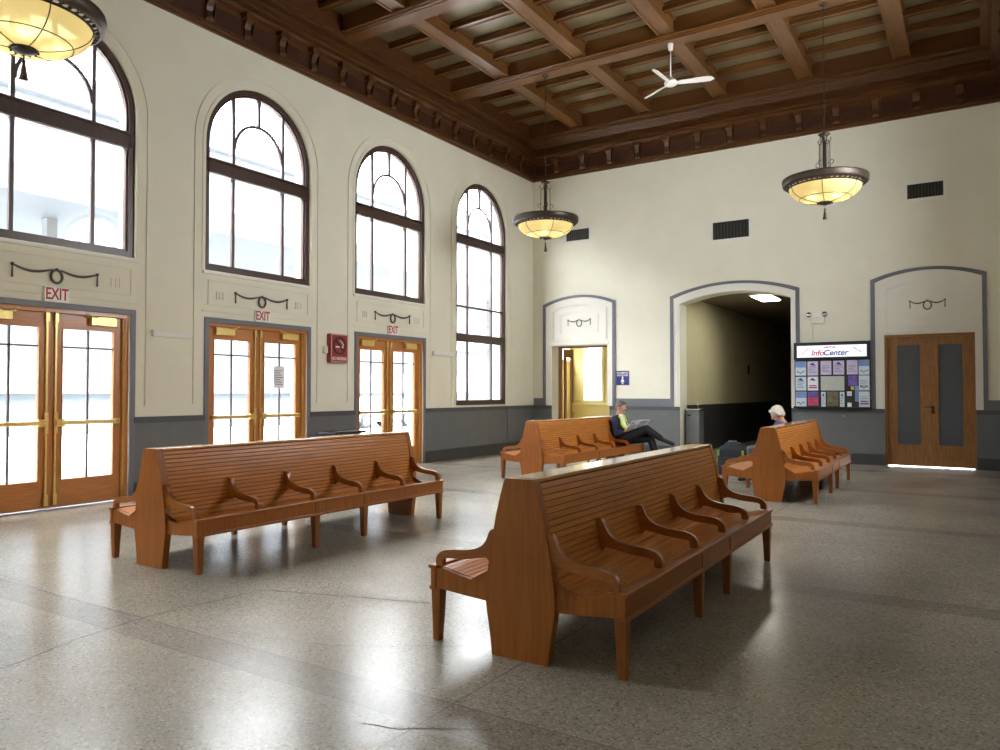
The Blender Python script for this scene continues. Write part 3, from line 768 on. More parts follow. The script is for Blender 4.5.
# information board
IB = thing('info_board', 'black framed information board with a lit white header and rows of leaflets', 'board', (7.548, 0, 0))
X = lambda px: 6.785 + (px - 128) / (760 - 128) * 1.525 - 7.548
Z = lambda py: 2.627 - (py - 108) / (648 - 108) * 1.417
MB().prism([(-.763, 1.21), (.763, 1.21), (.763, 2.627), (-.763, 2.627)], wv, .001, .09).build('board_back', M['black'], IB)
MB().prism([(-.77, 2.265), (.77, 2.265), (.77, 2.64), (-.77, 2.64)], wv, .09, .15).build('header_frame', M['black'], IB, bevel=.008)
MB().prism([(-.79, 1.19), (.79, 1.19), (.79, 1.23), (-.79, 1.23)], wv, .001, .13).build('board_frame', M['black'], IB, bevel=.008)
hd = MB().prism([(-.70, 2.31), (.70, 2.31), (.70, 2.565), (-.70, 2.565)], wv, .149, .154).build('header_panel', M['lit_white'], IB)
text('lettering', 'Info', .17, M['ink_red'], hd, (-.41, -.156, 2.40), ROT_B, 'LEFT', shear=.25, sx=1., bold=.004)
text('lettering', 'Center', .17, M['ink_blue'], hd, (-.16, -.156, 2.40), ROT_B, 'LEFT', shear=.25, sx=1., bold=.004)
text('lettering', 'AMTRAK', .055, M['ink_red'], hd, (-.02, -.156, 2.52), ROT_B, sx=1.1, bold=.002)
for cx, cz, r in ((-.54, 2.44, .7), (.52, 2.46, -.6)):
    t = text('lettering', 'welcome', .055, M['ink_red'], hd, (cx, -.156, cz), (PI / 2, -r, 0), bold=.001)
def poster(x0, x1, y0, y1, base, top, marks, lab=None):
    a, b, c, d = X(x0), X(x1), Z(y1), Z(y0)
    mb = MB().use(M[base]).prism([(a, c), (b, c), (b, d), (a, d)], wv, .09, .096)
    if top: mb.use(M[top]).prism([(a + .004, d - (d - c) * .42), (b - .004, d - (d - c) * .42), (b - .004, d - .004), (a + .004, d - .004)], wv, .096, .0975)
    W_, H_ = b - a, d - c
    if marks & 1:
        mb.use(M['ink'])
        for i, (u, v) in enumerate(((.2, .22), (.34, .2), (.48, .12), (.62, .2), (.78, .24))): mb.prism([(a + W_ * (u - .09), c + H_ * (v + .04)), (a + W_ * u, c + H_ * v), (a + W_ * (u + .09), c + H_ * (v + .04)), (a + W_ * u, c + H_ * (v + .09))], wv, .0975, .099)
    if marks & 2:
        mb.use(M['ink'])
        for i in range(5):
            z = c + H_ * (.2 + .11 * i); q = .86 - .12 * ((i * 7) % 3)
            mb.prism([(a + W_ * .12, z), (a + W_ * q, z), (a + W_ * q, z + H_ * .025), (a + W_ * .12, z + H_ * .025)], wv, .0975, .0985)
    if marks & 4:
        mb.use(M['ink_red']).prism([(a + W_ * .15, c + H_ * .3), (a + W_ * .85, c + H_ * .3), (a + W_ * .85, c + H_ * .38), (a + W_ * .15, c + H_ * .38)], wv, .0975, .099)
        mb.use(M['ink_blue']).prism([(a + W_ * .1, c + H_ * .16), (a + W_ * .9, c + H_ * .16), (a + W_ * .9, c + H_ * .24), (a + W_ * .1, c + H_ * .24)], wv, .0975, .099)
    if marks & 8:
        mb.use(M['ink_blue']).prism([(a + W_ * .2, d - H_ * .25), (a + W_ * .8, d - H_ * .32), (a + W_ * .5, d - H_ * .08)], wv, .0975, .099)
    o = mb.build('leaflet', None, IB)
    if lab: o['label'] = lab
poster(135, 228, 262, 380, 'paper_pale', 'paper_blue', 1); poster(240, 330, 262, 380, 'paper_lilac', None, 2 | 8)
poster(352, 442, 260, 375, 'paper_lilac', None, 2); poster(458, 548, 260, 375, 'paper_lilac', None, 2 | 8)
poster(570, 657, 258, 375, 'paper_lilac', None, 2); poster(666, 752, 258, 378, 'paper_pale', 'paper_blue', 1)
poster(135, 228, 390, 506, 'paper_pale', None, 2 | 8); poster(240, 330, 390, 506, 'paper', None, 4 | 8)
poster(352, 548, 388, 506, 'paper_map', None, 0, 'pale grey map'); poster(580, 655, 384, 470, 'paper_violet', None, 0); poster(666, 752, 384, 505, 'paper_pale', None, 2 | 1)
poster(135, 228, 516, 640, 'paper_pale', 'paper_blue', 1); poster(240, 330, 516, 632, 'paper_pink', 'paper_violet', 2, 'pink and violet leaflet')
poster(355, 392, 518, 640, 'paper_pale', None, 2 | 8); poster(404, 498, 514, 636, 'photo', None, 0, 'sepia photograph'); poster(510, 548, 518, 640, 'paper_pale', None, 2 | 8)
poster(600, 628, 472, 500, 'yellow', None, 0, 'yellow sticker'); poster(570, 608, 514, 550, 'paper', None, 2); poster(572, 606, 606, 640, 'paper', None, 0); poster(634, 664, 470, 596, 'paper_blue', None, 2)
poster(666, 752, 514, 640, 'paper_pale', None, 2 | 4)
MB().ball((X(536), -.05, Z(715)), .02).build('lock', M['brass'], IB)

# ------------------------------------------------------------------ ceiling fan
o = thing('ceiling_fan', 'white three blade ceiling fan hanging from a ceiling beam', 'fan', (5.40, -4.13, 0))
MB().lathe([(0, ZB), (.05, ZB), (.055, ZB - .03), (.04, ZB - .13), (.0, ZB - .14)], n=18).build('canopy', M['white'], o)
MB().tube([(0, 0, ZB - .1), (0, 0, 7.45)], .013, 8).build('down_rod', M['white'], o)
MB().lathe([(0, 7.5), (.03, 7.5), (.04, 7.46), (.1, 7.44), (.12, 7.41), (.12, 7.37), (.09, 7.345), (0, 7.335)], n=24).build('motor_housing', M['white'], o)
for a in (14, 150, 268):
    bl_ = MB(); R = Matrix.Rotation(math.radians(a), 4, 'Z') @ Matrix.Translation((0, 0, 7.385)) @ Matrix.Rotation(math.radians(-20), 4, 'X')
    pts = [(.09, -.03), (.2, -.055), (.5, -.075), (.68, -.08), (.76, -.06), (.8, .0), (.72, .05), (.5, .055), (.2, .045), (.09, .03)]
    bl_.prism(pts, lambda u, v, d: R @ Vector((u, v, d + .02 * u * u * -1)), -.004, .006)
    bl_.build('fan_blade', M['white'], o)

# ------------------------------------------------------------------ pendant lamps
def pendant():
    o = thing('pendant_lamp', '', 'lamp', (0, 0, 0), 0, 'bronze bowl pendant lamps')
    # ring with a pierced lattice band
    MB().lathe([(.715, 5.165), (.72, 5.14), (.705, 5.06), (.66, 5.03), (.655, 5.04), (.69, 5.07), (.7, 5.14), (.69, 5.165)], n=64, closed=True).build('ring', M['bronze'], o)
    l = MB(); n = 44
    l.lathe([(.585, 5.02), (.60, 5.005), (.615, 5.02), (.60, 5.032)], n=64, closed=True)
    for i in range(n):
        a, b = 2 * PI * i / n, 2 * PI * (i + .75) / n
        pt = lambda r, t, z: (r * math.cos(t), r * math.sin(t), z)
        l.tube([pt(.60, a, 5.018), pt(.665, b, 5.038)], .007, 5); l.tube([pt(.60, b, 5.018), pt(.665, a, 5.038)], .007, 5)
        if i % 2 == 0: l.ball(pt(.633, (a + b) / 2, 5.03), .018, u=8, v=5)
    l.build('lattice_band', M['bronze'], o)
    prof = [(.6 * math.cos(t), 5.02 - .27 * math.sin(t) ** .95) for t in [PI / 2 * i / 14 for i in range(14)]] + [(.05, 4.748)]
    MB().lathe(prof, n=56).build('glass_bowl', M['bowl'], o)
    r = MB(); pp = [(a * 1.004, b - .002) for a, b in prof]
    for i in range(6):
        t = 2 * PI * (i + .25) / 6
        r.tube([(a * math.cos(t), a * math.sin(t), b) for a, b in pp], .0055, 5)
    k = 7; r.tube([(pp[k][0] * math.cos(2 * PI * i / 56), pp[k][0] * math.sin(2 * PI * i / 56), pp[k][1]) for i in range(56)], .0055, 5, closed=True)
    r.build('bowl_rib', M['bronze'], o)
    for i in range(5):
        t = 2 * PI * (i + .1) / 5
        MB().ball((.29 * math.cos(t), .29 * math.sin(t), 4.865), (.034, .034, .05), u=12, v=8).build('bulb', M['bulb'], o)
    f = MB().lathe([(0, 4.79), (.1, 4.785), (.125, 4.765), (.12, 4.745), (.085, 4.725), (.04, 4.71), (0, 4.705)], n=24)
    for i in range(12): f.ball((.12 * math.cos(2 * PI * i / 12), .12 * math.sin(2 * PI * i / 12), 4.742), .014, u=6, v=4)
    f.build('finial', M['bronze'], o)
    MB().tube([(0, 0, 4.71), (0, 0, 4.62)], .006, 6).lathe([(0, 4.66), (.014, 4.655), (.02, 4.635), (.014, 4.62), (.022, 4.58), (.034, 4.5), (.042, 4.47), (0, 4.465)], n=14).build('tassel', M['bronze'], o)
    MB().lathe([(0, 5.80), (.034, 5.8), (.036, 5.2), (.05, 5.17), (.05, 4.8), (0, 4.8)], n=14).build('stem', M['bronze'], o)
    s = MB()
    for i in range(4):
        t = 2 * PI * (i + .5) / 4; c_, s_ = math.cos(t), math.sin(t)
        s.tube([(.04 * c_, .04 * s_, 5.8), (.1 * c_, .1 * s_, 5.76), (.105 * c_, .105 * s_, 5.65), (.105 * c_, .105 * s_, 5.1)], .0075, 6)
        s.tube([((.105 + .035 * (1 - math.cos(q))) * c_, (.105 + .035 * (1 - math.cos(q))) * s_, 5.42 + .04 * math.sin(q)) for q in [2 * PI * j / 10 for j in range(9)]], .006, 5)
        s.tube([(.1 * c_, .1 * s_, 5.76), (.13 * c_, .13 * s_, 5.8), (.125 * c_, .125 * s_, 5.84), (.105 * c_, .105 * s_, 5.83)], .006, 5)
    s.build('scroll_rod', M['bronze'], o)
    MB().lathe([(0, 5.97), (.02, 5.96), (.03, 5.92), (.07, 5.9), (.11, 5.915), (.07, 5.88), (.03, 5.87), (.05, 5.83), (.04, 5.8), (0, 5.79)], n=16).build('crown', M['bronze'], o)
    ch = MB(); z = 5.95; k = 0
    while z < ZB - .05:
        a = (.012, 0) if k % 2 else (0, .012)
        ch.tube([(a[0] * math.cos(q), a[1] * math.cos(q), z + .022 * math.sin(q) + .02) for q in [2 * PI * j / 8 for j in range(8)]], .0045, 4, closed=True)
        z += .037; k += 1
    ch.build('chain', M['bronze'], o)
    MB().lathe([(0, ZB), (.07, ZB), (.065, ZB - .02), (.02, ZB - .05), (0, ZB - .05)], n=18).build('ceiling_rose', M['bronze'], o)
    return o
pl = pendant()
for i, (x, y, l) in enumerate(((2.69, -4.13, 'bronze bowl lamp hanging near the left back corner, smallest in view'), (8.09, -4.13, 'bronze bowl lamp hanging on a long chain before the back wall vents'), (2.76, -14.27, 'large bronze bowl lamp cut off by the upper left picture corner'))):
    q = pl if i == 0 else copy_tree(pl)
    q.location = (x, y, 0); q.rotation_euler = (0, 0, .35 * i); q.scale = (.95, .95, 1); q['label'] = l

# ------------------------------------------------------------------ benches
BL = 3.45; SEAT = BL / 5
def curve(pts, n=40):
    """Catmull-Rom through pts"""
    P = [Vector(p) for p in pts]; P = [P[0] * 2 - P[1]] + P + [P[-1] * 2 - P[-2]]; out = []
    for i in range(1, len(P) - 2):
        for j in range(n):
            t = j / n; a, b, c, d = P[i - 1], P[i], P[i + 1], P[i + 2]
            out.append(.5 * ((2 * b) + (c - a) * t + (2 * a - 5 * b + 4 * c - d) * t * t + (3 * b - a - 3 * c + d) * t ** 3))
    out.append(P[-2]); return out
def slat_strip(mb, pts, sgn, y0, y1, nsl, gap=.006, th=.018):
    C_ = curve(pts); acc = [0]
    for a, b in zip(C_, C_[1:]): acc.append(acc[-1] + (b - a).length)
    Ltot = acc[-1]
    def P(sv):
        sv = max(0, min(Ltot, sv))
        for i in range(len(acc) - 1):
            if acc[i + 1] >= sv:
                t = (sv - acc[i]) / max(1e-9, acc[i + 1] - acc[i]); q = C_[i].lerp(C_[i + 1], t); d = (C_[i + 1] - C_[i]).normalized()
                return q, Vector((d.y, -d.x))
        return C_[-1], Vector((0, 1))
    step = Ltot / nsl
    for i in range(nsl):
        a, na = P(i * step + gap / 2); b, nb = P((i + 1) * step - gap / 2)
        sec = [a, b, b + nb * th, a + na * th]
        c = [(sgn * q.x, y0, q.y) for q in sec] + [(sgn * q.x, y1, q.y) for q in sec]
        mb.hexa([c[0], c[1], c[2], c[3], c[4], c[5], c[6], c[7]])
    # backing board just under the slats, coloured dark as the shade between them
    K = 14; prev = None; mb.use(M['gap_shade'])
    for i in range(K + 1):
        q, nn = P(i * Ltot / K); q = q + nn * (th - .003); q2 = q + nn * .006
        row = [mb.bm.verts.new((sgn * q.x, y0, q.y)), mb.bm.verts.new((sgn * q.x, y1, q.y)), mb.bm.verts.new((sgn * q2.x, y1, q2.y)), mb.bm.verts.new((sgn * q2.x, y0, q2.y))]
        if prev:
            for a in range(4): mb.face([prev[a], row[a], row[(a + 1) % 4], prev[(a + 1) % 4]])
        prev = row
def bench():
    o = thing('station_bench', '', 'bench', (0, 0, 0), 0, 'double sided oak waiting benches')
    prof = [(.187, 0), (.2, .12), (.224, .26), (.233, .34), (.228, .42), (.216, .5), (.2, .6), (.182, .7), (.16, .82), (.132, .93), (.115, .99), (.103, 1.03), (.09, 1.045)]
    poly = prof + [(-a, b) for a, b in reversed(prof)]
    for y0, y1 in ((-.016, .045), (BL - .045, BL + .016)):
        MB().prism(poly, lambda u, v, d: (u, d, v), y0, y1).build('end_panel', M['panel_wood'], o, bevel=.006)
    MB().box(-.092, .092, .045, BL - .045, 1.022, 1.046).build('top_rail', M['top'], o, bevel=.006)
    back = [(.094, 1.02), (.118, .95), (.142, .85), (.163, .74), (.182, .62), (.2, .5), (.214, .43), (.218, .40)]
    seat = [(.645, .462), (.55, .452), (.45, .432), (.35, .415), (.27, .41), (.235, .42), (.2, .44)]
    for s in (1, -1):
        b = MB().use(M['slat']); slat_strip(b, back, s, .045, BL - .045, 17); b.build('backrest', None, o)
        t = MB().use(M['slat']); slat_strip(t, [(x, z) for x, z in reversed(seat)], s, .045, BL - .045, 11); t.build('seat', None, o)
        X_ = lambda a, b_: sorted((s * a, s * b_))
        r = MB(); x0, x1 = X_(.615, .653); r.box(x0, x1, .0, BL, .33, .45)
        x0, x1 = X_(.605, .668); r.box(x0, x1, -.004, BL + .004, .448, .47)
        x0, x1 = X_(.615, .664); r.box(x0, x1, -.002, BL + .002, .318, .342)
        for y in (1.375, 2.075):
            x0, x1 = X_(.615, .66); r.box(x0, x1, y - .035, y + .035, .342, .448)
        r.build('front_rail', M['panel_wood'], o, bevel=.004)
        side = [(.2, .30), (.4, .312), (.615, .33), (.615, .45), (.55, .452), (.46, .43), (.36, .414), (.28, .42), (.24, .45), (.222, .49), (.2, .49)]
        for y0, y1 in ((.006, .042), (BL - .042, BL - .006)):
            MB().prism([(s * a, b_) for a, b_ in side], lambda u, v, d: (u, d, v), y0, y1).build('side_rail', M['panel_wood'], o, bevel=.003)
        for y in (.04, 1.375, 2.075, BL - .04):
            xc = s * .617; h0, h1 = .036, .024
            xt = s * .617; xb = s * .622
            MB().hexa([(xb - h1, y - h1, 0), (xb + h1, y - h1, 0), (xb + h1, y + h1, 0), (xb - h1, y + h1, 0), (xt - h0, y - h0, .335), (xt + h0, y - h0, .335), (xt + h0, y + h0, .335), (xt - h0, y + h0, .335)]).build('leg', M['leg_wood'], o, bevel=.004)
        top = curve([(.165, .735), (.198, .733), (.221, .712), (.235, .676), (.262, .638), (.31, .608), (.39, .588), (.485, .579), (.563, .564), (.604, .532), (.615, .498), (.612, .468)], 5)
        bot = curve([(.564, .468), (.57, .49), (.56, .512), (.52, .524), (.45, .527), (.38, .535), (.31, .548), (.262, .556), (.235, .556), (.212, .53), (.2, .56), (.185, .64)], 5)
        arm = [(s * p.x, p.y) for p in top] + [(s * p.x, p.y) for p in bot]
        for k in range(6):
            y = min(max(k * SEAT, .022), BL - .022)
            MB().prism(arm, lambda u, v, d: (u, d, v), y - .019, y + .019).build('armrest', M['arm_wood'], o, bevel=.005)
    return o
b0 = bench()
spots = [(7.995, -13.975, .008, 'nearest double sided slatted oak bench, in front at picture centre, dark end panel'),
         (4.02, -13.745, 0., 'double sided slatted oak bench standing along the glazed exit doors'),
         (3.62, -6.32, -.02, 'far double sided slatted oak bench where the man reads a paper'),
         (7.71, -6.66, .012, 'far double sided slatted oak bench with a white haired person behind its back')]
for i, (x, y, a, l) in enumerate(spots):
    q = b0 if i == 0 else copy_tree(b0)
    q.location = (x, y, 0); q.rotation_euler = (0, 0, a); q['label'] = l

# ------------------------------------------------------------------ litter bin behind bench
o = thing('litter_bin', 'black flat topped bin by the wall, just showing above the left bench', 'bin', (.5, -7.78, 0))
MB().box(-.2, .2, -.3, .3, .0, .8).build('bin_body', M['black'], o, bevel=.02)
MB().box(-.24, .24, -.38, .38, .8, .85).build('bin_lid', M['black'], o, bevel=.015)

# ------------------------------------------------------------------ people
def remesh(o, vox, smooth=4):
    r = o.modifiers.new('skin', 'REMESH'); r.mode = 'VOXEL'; r.voxel_size = vox; r.use_smooth_shade = True
    s = o.modifiers.new('soft', 'SMOOTH'); s.iterations = smooth; s.factor = .5
    return o
def basis(fwd, up=(0, 0, 1)):
    f = Vector(fwd).normalized(); l = Vector(up).cross(f).normalized(); u = f.cross(l)
    return Matrix((f, l, u)).transposed()      # columns: forward, left, up
def hand(mb, wrist, d, pn, curl=.6, sc=1.):
    """palm + four fingers + thumb; d = pointing direction, pn = palm normal"""
    d = Vector(d).normalized(); pn = Vector(pn); pn = (pn - d * pn.dot(d)).normalized(); sd = d.cross(pn)
    w = Vector(wrist)
    for k in (-1.5, -.5, .5, 1.5): mb.cap(w + sd * .008 * k, .016 * sc, w + d * .075 * sc + sd * .019 * k * sc, .0125 * sc, 8)
    for k, L in ((-1.5, .062), (-.5, .074), (.5, .07), (1.5, .055)):
        p = w + d * .08 * sc + sd * .02 * k * sc; a = curl
        q = p + (d * math.cos(a) + pn * math.sin(a)) * L * .55 * sc; r = q + (d * math.cos(a * 2) + pn * math.sin(a * 2)) * L * .5 * sc
        mb.cap(p, .0095 * sc, q, .0088 * sc, 8); mb.cap(q, .0088 * sc, r, .0078 * sc, 8)
    t0 = w + d * .025 * sc - sd * .028 * sc; t1 = t0 + (d * .6 - sd * .6 + pn * .5).normalized() * .045 * sc; t2 = t1 + (d * .8 + pn * .4).normalized() * .032 * sc
    mb.cap(t0, .014 * sc, t1, .011 * sc, 8); mb.cap(t1, .011 * sc, t2, .009 * sc, 8)
def head(mb, c, B, sc=1.):
    c = Vector(c); P = lambda f, l, u: c + B @ Vector((f * sc, l * sc, u * sc))
    mb.ball(P(-.012, 0, .03), (.098 * sc, .078 * sc, .1 * sc), B)
    mb.ball(P(.02, 0, -.035), (.07 * sc, .06 * sc, .085 * sc), B)
    mb.ball(P(.05, 0, -.085), (.032 * sc, .036 * sc, .03 * sc), B)
    mb.cap(P(.088, 0, .02), .011 * sc, P(.108, 0, -.02), .016 * sc, 8)
    mb.ball(P(.082, 0, -.056), (.014 * sc, .026 * sc, .01 * sc), B)
    for s in (-1, 1):
        mb.ball(P(-.005, s * .08, -.005), (.02 * sc, .012 * sc, .034 * sc), B)
        mb.cap(P(.084, s * .018, .038), .01 * sc, P(.074, s * .05, .036), .009 * sc, 8)
    return P
def person(name, label, J, sk, mats, headB, headc, hairm, hairkind, glasses=False, hs=1., lg=1.):
    o = thing(name, label, 'person', J['root'])
    o.name = 'person'
    off = -Vector(J['root']); V = {k: Vector(v) + off for k, v in J.items()}
    hc = Vector(headc) + off
    b = MB()
    b.cap(V['pelvis'], .12, V['chest'], .12); b.cap(V['chest'], .12, V['neck'], .07); b.cap(V['neck'], .055, hc + headB @ Vector((-.02, 0, -.06)), .05)
    for s in 'rl':
        b.cap(V['chest'].lerp(V['sh_' + s], .5), .08, V['sh_' + s], .06); b.cap(V['sh_' + s], .052, V['el_' + s], .04); b.cap(V['el_' + s], .04, V['wr_' + s], .027)
        b.cap(V['hip_' + s], .085, V['kn_' + s], .055); b.cap(V['kn_' + s], .053, V['an_' + s], .035); b.cap(V['an_' + s], .035, V['toe_' + s], .028)
        hand(b, V['wr_' + s], J['hd_' + s], J['hn_' + s])
    P = head(b, hc, headB, hs)
    remesh(b.build('body', M['skin'], o), .0075, 3)
    t = MB()
    t.cap(V['pelvis'] + Vector((0, 0, .02)), .155, V['chest'], .168); t.cap(V['chest'], .162, V['neck'] - Vector((0, 0, .06)), .1)
    for s in 'rl':
        t.cap(V['chest'].lerp(V['sh_' + s], .45), .115, V['sh_' + s], .082); t.cap(V['sh_' + s], .078, V['el_' + s], .062); t.cap(V['el_' + s], .062, V['el_' + s].lerp(V['wr_' + s], .88), .046)
        t.cap(V['sh_' + s], .06, V['neck'] - Vector((0, 0, .03)), .06)
    remesh(t.build(mats[0][0], M[mats[0][1]], o), .014, 3)
    t = MB()
    t.cap(V['hip_r'], .12, V['hip_l'], .12)
    for s in 'rl':
        t.cap(V['hip_' + s], .11 * lg, V['kn_' + s], .077 * lg); t.cap(V['kn_' + s], .075 * lg, V['kn_' + s].lerp(V['an_' + s], .97), .058 * lg)
    remesh(t.build('trousers', M[mats[1]], o), .014, 3)
    for s in 'rl':
        d = (V['toe_' + s] - V['an_' + s]); sh = MB()
        sh.cap(V['an_' + s], .052, V['an_' + s] + d * .2 - Vector((0, 0, .01)), .052); sh.cap(V['an_' + s] - d * .2 + Vector((0, 0, -.015)), .045, V['toe_' + s] + d * .15, .04)
        remesh(sh.build('shoe', M['shoe'], o), .009, 2)
    h = MB()
    if hairkind == 'short':
        h.ball(P(-.026, 0, .042), (.098 * hs, .086 * hs, .098 * hs), headB); h.ball(P(-.06, 0, -.01), (.055 * hs, .074 * hs, .07 * hs), headB); h.cap(P(.03, -.04, .112), .026, P(.03, .04, .112), .026, 8)
    else:
        h.ball(P(-.03, 0, .045), (.115, .103, .108), headB); h.ball(P(-.06, 0, -.02), (.068, .092, .075), headB); h.cap(P(.055, -.05, .105), .03, P(.055, .05, .105), .03, 8)
        for s in (-1, 1): h.cap(P(.0, s * .086, .05), .03, P(-.02, s * .084, -.02), .026, 8)
    remesh(h.build('hair', M[hairm], o), .011, 2)
    for s in (-1, 1):
        e = MB().use(M['eye']).ball(P(.078, s * .033, .018), .0115, u=10, v=8).use(M['ink']).ball(P(.0865, s * .033, .015), .0055, u=8, v=6); e.build('eye', None, o)
    if glasses:
        g = MB()
        for s in (-1, 1):
            g.tube([P(.104, s * .035 + .024 * math.cos(q), .012 + .018 * math.sin(q)) for q in [2 * PI * i / 16 for i in range(16)]], .0038, 5, closed=True)
            g.tube([P(.104, s * .06, .018), P(.0, s * .088, .012)], .0025, 5)
        g.tube([P(.104, -.012, .016), P(.104, .012, .016)], .0025, 5)
        g.build('glasses', M['ink'], o)
    return o, V
# man reading on the far left bench (faces +x)
Jm = dict(root=(4.000, -3.2, 0), pelvis=(4.030, -3.2, 0.600), chest=(3.930, -3.22, 0.870), neck=(3.930, -3.22, 1.070),
          sh_r=(3.910, -3.41, 0.990), el_r=(3.940, -3.48, 0.690), wr_r=(4.100, -3.40, .735), hd_r=(.8, .35, .25), hn_r=(0, .3, 1),
          sh_l=(3.930, -3.03, 0.990), el_l=(4.040, -2.93, 0.730), wr_l=(4.270, -2.98, .80), hd_l=(.8, -.1, .4), hn_l=(0, -.3, 1),
          hip_r=(4.040, -3.29, 0.580), kn_r=(4.510, -3.17, .79), an_r=(4.790, -3.12, .61), toe_r=(5.010, -3.12, .52),
          hip_l=(4.040, -3.11, 0.580), kn_l=(4.550, -3.06, .60), an_l=(4.710, -3.04, .11), toe_l=(4.920, -3.03, .05))
hb = basis(Vector((.86, -.2, -.42)), (0, 0, 1))
man, V = person('person', 'seated man in navy jacket and yellow vest reading a paper, legs crossed', Jm, 'skin', (('jacket', 'navy'), 'trouser'), hb, (3.98, -3.25, 1.21), 'hair_grey', 'short', True, 1.14, 1.12)
sh = MB(); c0 = V['chest']
sh.cap(V['neck'] + Vector((.065, -.045, -.02)), .055, c0 + Vector((.125, -.055, -.02)), .06); sh.cap(c0 + Vector((.125, -.055, -.02)), .06, V['pelvis'] + Vector((.12, -.05, .14)), .055)
remesh(sh.build('shirt', M['shirt'], man), .011, 2)
for dy, r, dx in ((-.125, .026, 0), (.055, .045, .022)):
    vs = MB()
    vs.cap(V['neck'] + Vector((.05 + dx, dy * .8, -.03)), r, c0 + Vector((.115 + dx, dy, .0)), r); vs.cap(c0 + Vector((.115 + dx, dy, .0)), r, V['pelvis'] + Vector((.115 + dx, dy, .16)), r)
    remesh(vs.build('vest_panel', M['hivis'], man), .01, 2)
# newspaper
nw = MB().use(M['paper'])
A, B_, C_, D_ = [Vector(p) for p in ((4.14, -3.42, .755), (4.38, -3.02, .79), (4.55, -3.06, .985), (4.31, -3.46, .96))]
nrm = (B_ - A).cross(D_ - A).normalized()
def sheet(a, b, c, d, off, th):
    nw.hexa([a + nrm * off, b + nrm * off, c + nrm * off, d + nrm * off, a + nrm * (off + th), b + nrm * (off + th), c + nrm * (off + th), d + nrm * (off + th)])
mid0, mid1 = A.lerp(B_, .5) - nrm * .02, D_.lerp(C_, .5) - nrm * .02
sheet(A, mid0, mid1, D_, 0, .003); sheet(mid0, B_, C_, mid1, 0, .003)
nw.use(M['print_grey'])
for (u0, u1, v0, v1) in ((.06, .44, .1, .35), (.06, .44, .42, .55), (.06, .25, .62, .9), (.56, .94, .12, .5), (.56, .94, .58, .88)):
    q = lambda u, v: A.lerp(B_, u).lerp(D_.lerp(C_, u), v) - nrm * (.02 * (1 - abs(u - .5) * 2))
    a, b, c, d = q(u0, v0), q(u1, v0), q(u1, v1), q(u0, v1)
    nw.hexa([p + nrm * k for k in (-.002, .005) for p in (a, b, c, d)])
tag(nw.build('newspaper'), 'open white paper held by the seated man in the navy jacket', 'newspaper')
# person behind the right bench (faces -x)
Jw = dict(root=(7.3, -4.3, 0), pelvis=(7.280, -4.28, 0.590), chest=(7.350, -4.28, 0.830), neck=(7.400, -4.28, 1.020),
          sh_r=(7.380, -4.09, 0.985), el_r=(7.310, -4.0, 0.700), wr_r=(7.12, -4.1, .66), hd_r=(-.9, -.2, -.1), hn_r=(0, 0, -1),
          sh_l=(7.380, -4.47, 0.985), el_l=(7.310, -4.55, 0.700), wr_l=(7.12, -4.45, .66), hd_l=(-.9, .2, -.1), hn_l=(0, 0, -1),
          hip_r=(7.300, -4.19, 0.580), kn_r=(6.9, -4.17, .55), an_r=(6.93, -4.17, .10), toe_r=(6.74, -4.15, .045),
          hip_l=(7.300, -4.37, 0.580), kn_l=(6.9, -4.39, .55), an_l=(6.93, -4.39, .10), toe_l=(6.74, -4.41, .045))
hb2 = basis(Vector((-.8, -.25, -.62)), (0, 0, 1))
person('person', 'white haired person in blue shirt sitting with head bowed behind the right bench back', Jw, 'skin', (('shirt', 'blue_shirt'), 'slacks'), hb2, (7.32, -4.3, 1.165), 'hair_white', 'full')

# backpack on the floor
o = thing('backpack', 'dark backpack with lime green trim standing behind the right bench arm', 'bag', (6.36, -3.55, 0))
b = MB().box(-.25, .25, -.14, .14, .01, .5).box(-.2, .2, -.12, .12, .46, .55).box(-.13, .13, -.1, .1, .5, .61).box(-.27, .27, -.1, .1, .05, .42)
remesh(b.build('bag_body', M['bag'], o), .016, 14)
b = MB().box(-.17, .17, -.21, -.1, .05, .34); remesh(b.build('front_pocket', M['bag'], o), .014, 10)
for x in (-.235, .215):
    MB().box(x - .02, x + .02, -.155, -.12, .36, .47).build('lime_tab', M['lime'], o, bevel=.008)
MB().box(-.285, -.25, -.11, -.02, .1, .3).build('lime_tab', M['lime'], o, bevel=.01)
MB().tube([(-.08, -.02, .57), (-.07, -.02, .63), (.07, -.02, .63), (.08, -.02, .57)], .012, 8).build('carry_handle', M['steel'], o)

# ------------------------------------------------------------------ outside
struct(MB().box(-40, -.42, -60, 90, -.25, -.06).build('ground_outside', M['out_ground']))
ob = MB()
for i, z in enumerate((0, 2.6, 5.2, 7.8, 10.4)):
    ob.use(M['out_white']).box(-18.0, -17, -60, 90, z + 1.5, z + 2.6)
    ob.use(M['out_blue']).box(-18.0, -17.4, -60, 90, z, z + 1.5)
struct(ob.build('exterior_building'), 'pale banded building across the platform', 'building')
cn = MB().use(M['out_blue']).box(-7.5, -3.2, -60, 60, 5.0, 5.2).use(M['out_white']).box(-7.6, -7.5, -60, 60, 4.85, 5.4).box(-3.2, -3.1, -60, 60, 4.9, 5.35)
cn = struct(cn.build('exterior_canopy'), 'pale platform canopy outside', 'canopy')
for y in range(-34, 30, 8): MB().box(-5.45, -5.25, y - .1, y + .1, -.06, 5.0).build('canopy_post', M['out_white'], cn)

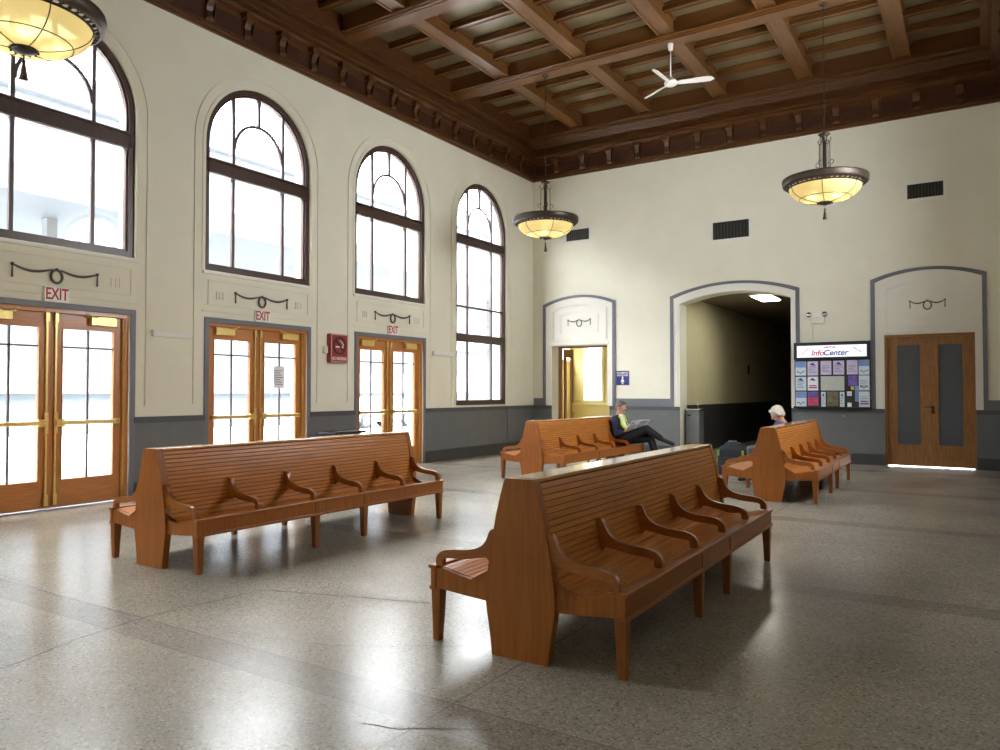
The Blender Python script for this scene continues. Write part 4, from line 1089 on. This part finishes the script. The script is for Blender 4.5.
# parked car seen through the door glass
M['car_paint'] = mat('car_paint', srgb(160, 166, 172), .3)
M['car_glass'] = mat('car_glass', srgb(60, 76, 84), .15)
M['tyre'] = mat('tyre', srgb(30, 34, 40), .7)
car = thing('car', 'pale parked car outside, seen through the furthest exit door glass', 'car', (-13.2, 8.2, -.06))
side = [(-2.2, .3), (2.2, .3), (2.25, .6), (2.1, .85), (1.1, .95), (.55, 1.38), (-.9, 1.42), (-1.6, 1.0), (-2.2, .9)]
MB().prism(side, lambda u, v, d: (d, -u, v), -.82, .82).build('car_body', M['car_paint'], car, bevel=.05)
MB().prism([(.98, .97), (.5, 1.3), (-.1, 1.32), (-.1, .97)], lambda u, v, d: (d, -u, v), -.83, .83).build('car_window', M['car_glass'], car)
MB().prism([(-.2, .97), (-.2, 1.32), (-.85, 1.34), (-1.4, .97)], lambda u, v, d: (d, -u, v), -.83, .83).build('car_window', M['car_glass'], car)
for u in (-1.4, 1.4):
    for d in (-.78, .78):
        wh = MB().use(M['tyre']).lathe([(0, -.1), (.3, -.1), (.34, -.06), (.34, .06), (.3, .1), (0, .1)], n=24).use(M['chrome']).lathe([(0, .11), (.2, .105), (.22, .1), (0, .1)], n=20).lathe([(0, -.11), (.2, -.105), (.22, -.1), (0, -.1)], n=20)
        bmesh.ops.transform(wh.bm, matrix=Matrix.Translation((d, -u, .34)) @ Matrix.Rotation(PI / 2, 4, 'Y'), verts=wh.bm.verts[:])
        wh.build('wheel', None, car)

# ------------------------------------------------------------------ light
wd = bpy.data.worlds.new('sky'); S.world = wd; wd.use_nodes = True
bg = wd.node_tree.nodes['Background']
bg.inputs[0].default_value = (.93, .97, 1., 1); bg.inputs[1].default_value = 9.0

# sampling guides in the glazed openings: they give no light of their own
def portal(loc, rot, sx, sy):
    l = bpy.data.lights.new('daylight_portal', 'AREA'); l.shape = 'RECTANGLE'; l.size = sx; l.size_y = sy; l.cycles.is_portal = True
    o = bpy.data.objects.new('daylight_portal', l); COL.objects.link(o); o.location = loc; o.rotation_euler = rot
RIN = (0, -PI / 2, 0)      # shining towards +x
for k, c in enumerate(WC):
    z0 = 1.235 if k in (0, 4) else SILL
    portal((-.3, c, (z0 + 6.65) / 2), RIN, 6.65 - z0, 2.2)
    if 0 < k < 4: portal((-.3, c, 1.33), RIN, 2.66, 2.06)
portal((RX + .3, WC[1], 5.06), (0, PI / 2, 0), 3.17, 2.2)
portal((.28, 3.4, 2.11), (-PI / 2, 0, 0), .6, 1.62)
portal((-.5, 1.85, 2.8), RIN, .6, 2.3)

# ------------------------------------------------------------------ camera
cam = bpy.data.cameras.new('camera'); co = bpy.data.objects.new('camera', cam); COL.objects.link(co)
pitch, yaw = .0226, .5683
f = Vector((-math.sin(yaw) * math.cos(pitch), math.cos(yaw) * math.cos(pitch), math.sin(pitch)))
co.location = (10.2537, -17.7324, 1.55); co.rotation_euler = f.to_track_quat('-Z', 'Y').to_euler()
cam.sensor_fit = 'HORIZONTAL'; cam.sensor_width = 36; cam.lens = 36 * .7507218; cam.clip_end = 300; cam.clip_start = .05
S.camera = co
vs_ = S.view_settings; vs_.view_transform = 'Standard'; vs_.look = 'None'; vs_.exposure = 2.05; vs_.gamma = 1; vs_.use_curve_mapping = False
cy = S.cycles
cy.use_denoising = True; cy.max_bounces = 10; cy.diffuse_bounces = 6; cy.glossy_bounces = 4; cy.transparent_max_bounces = 12; cy.caustics_reflective = False; cy.caustics_refractive = False
cy.sample_clamp_indirect = 6
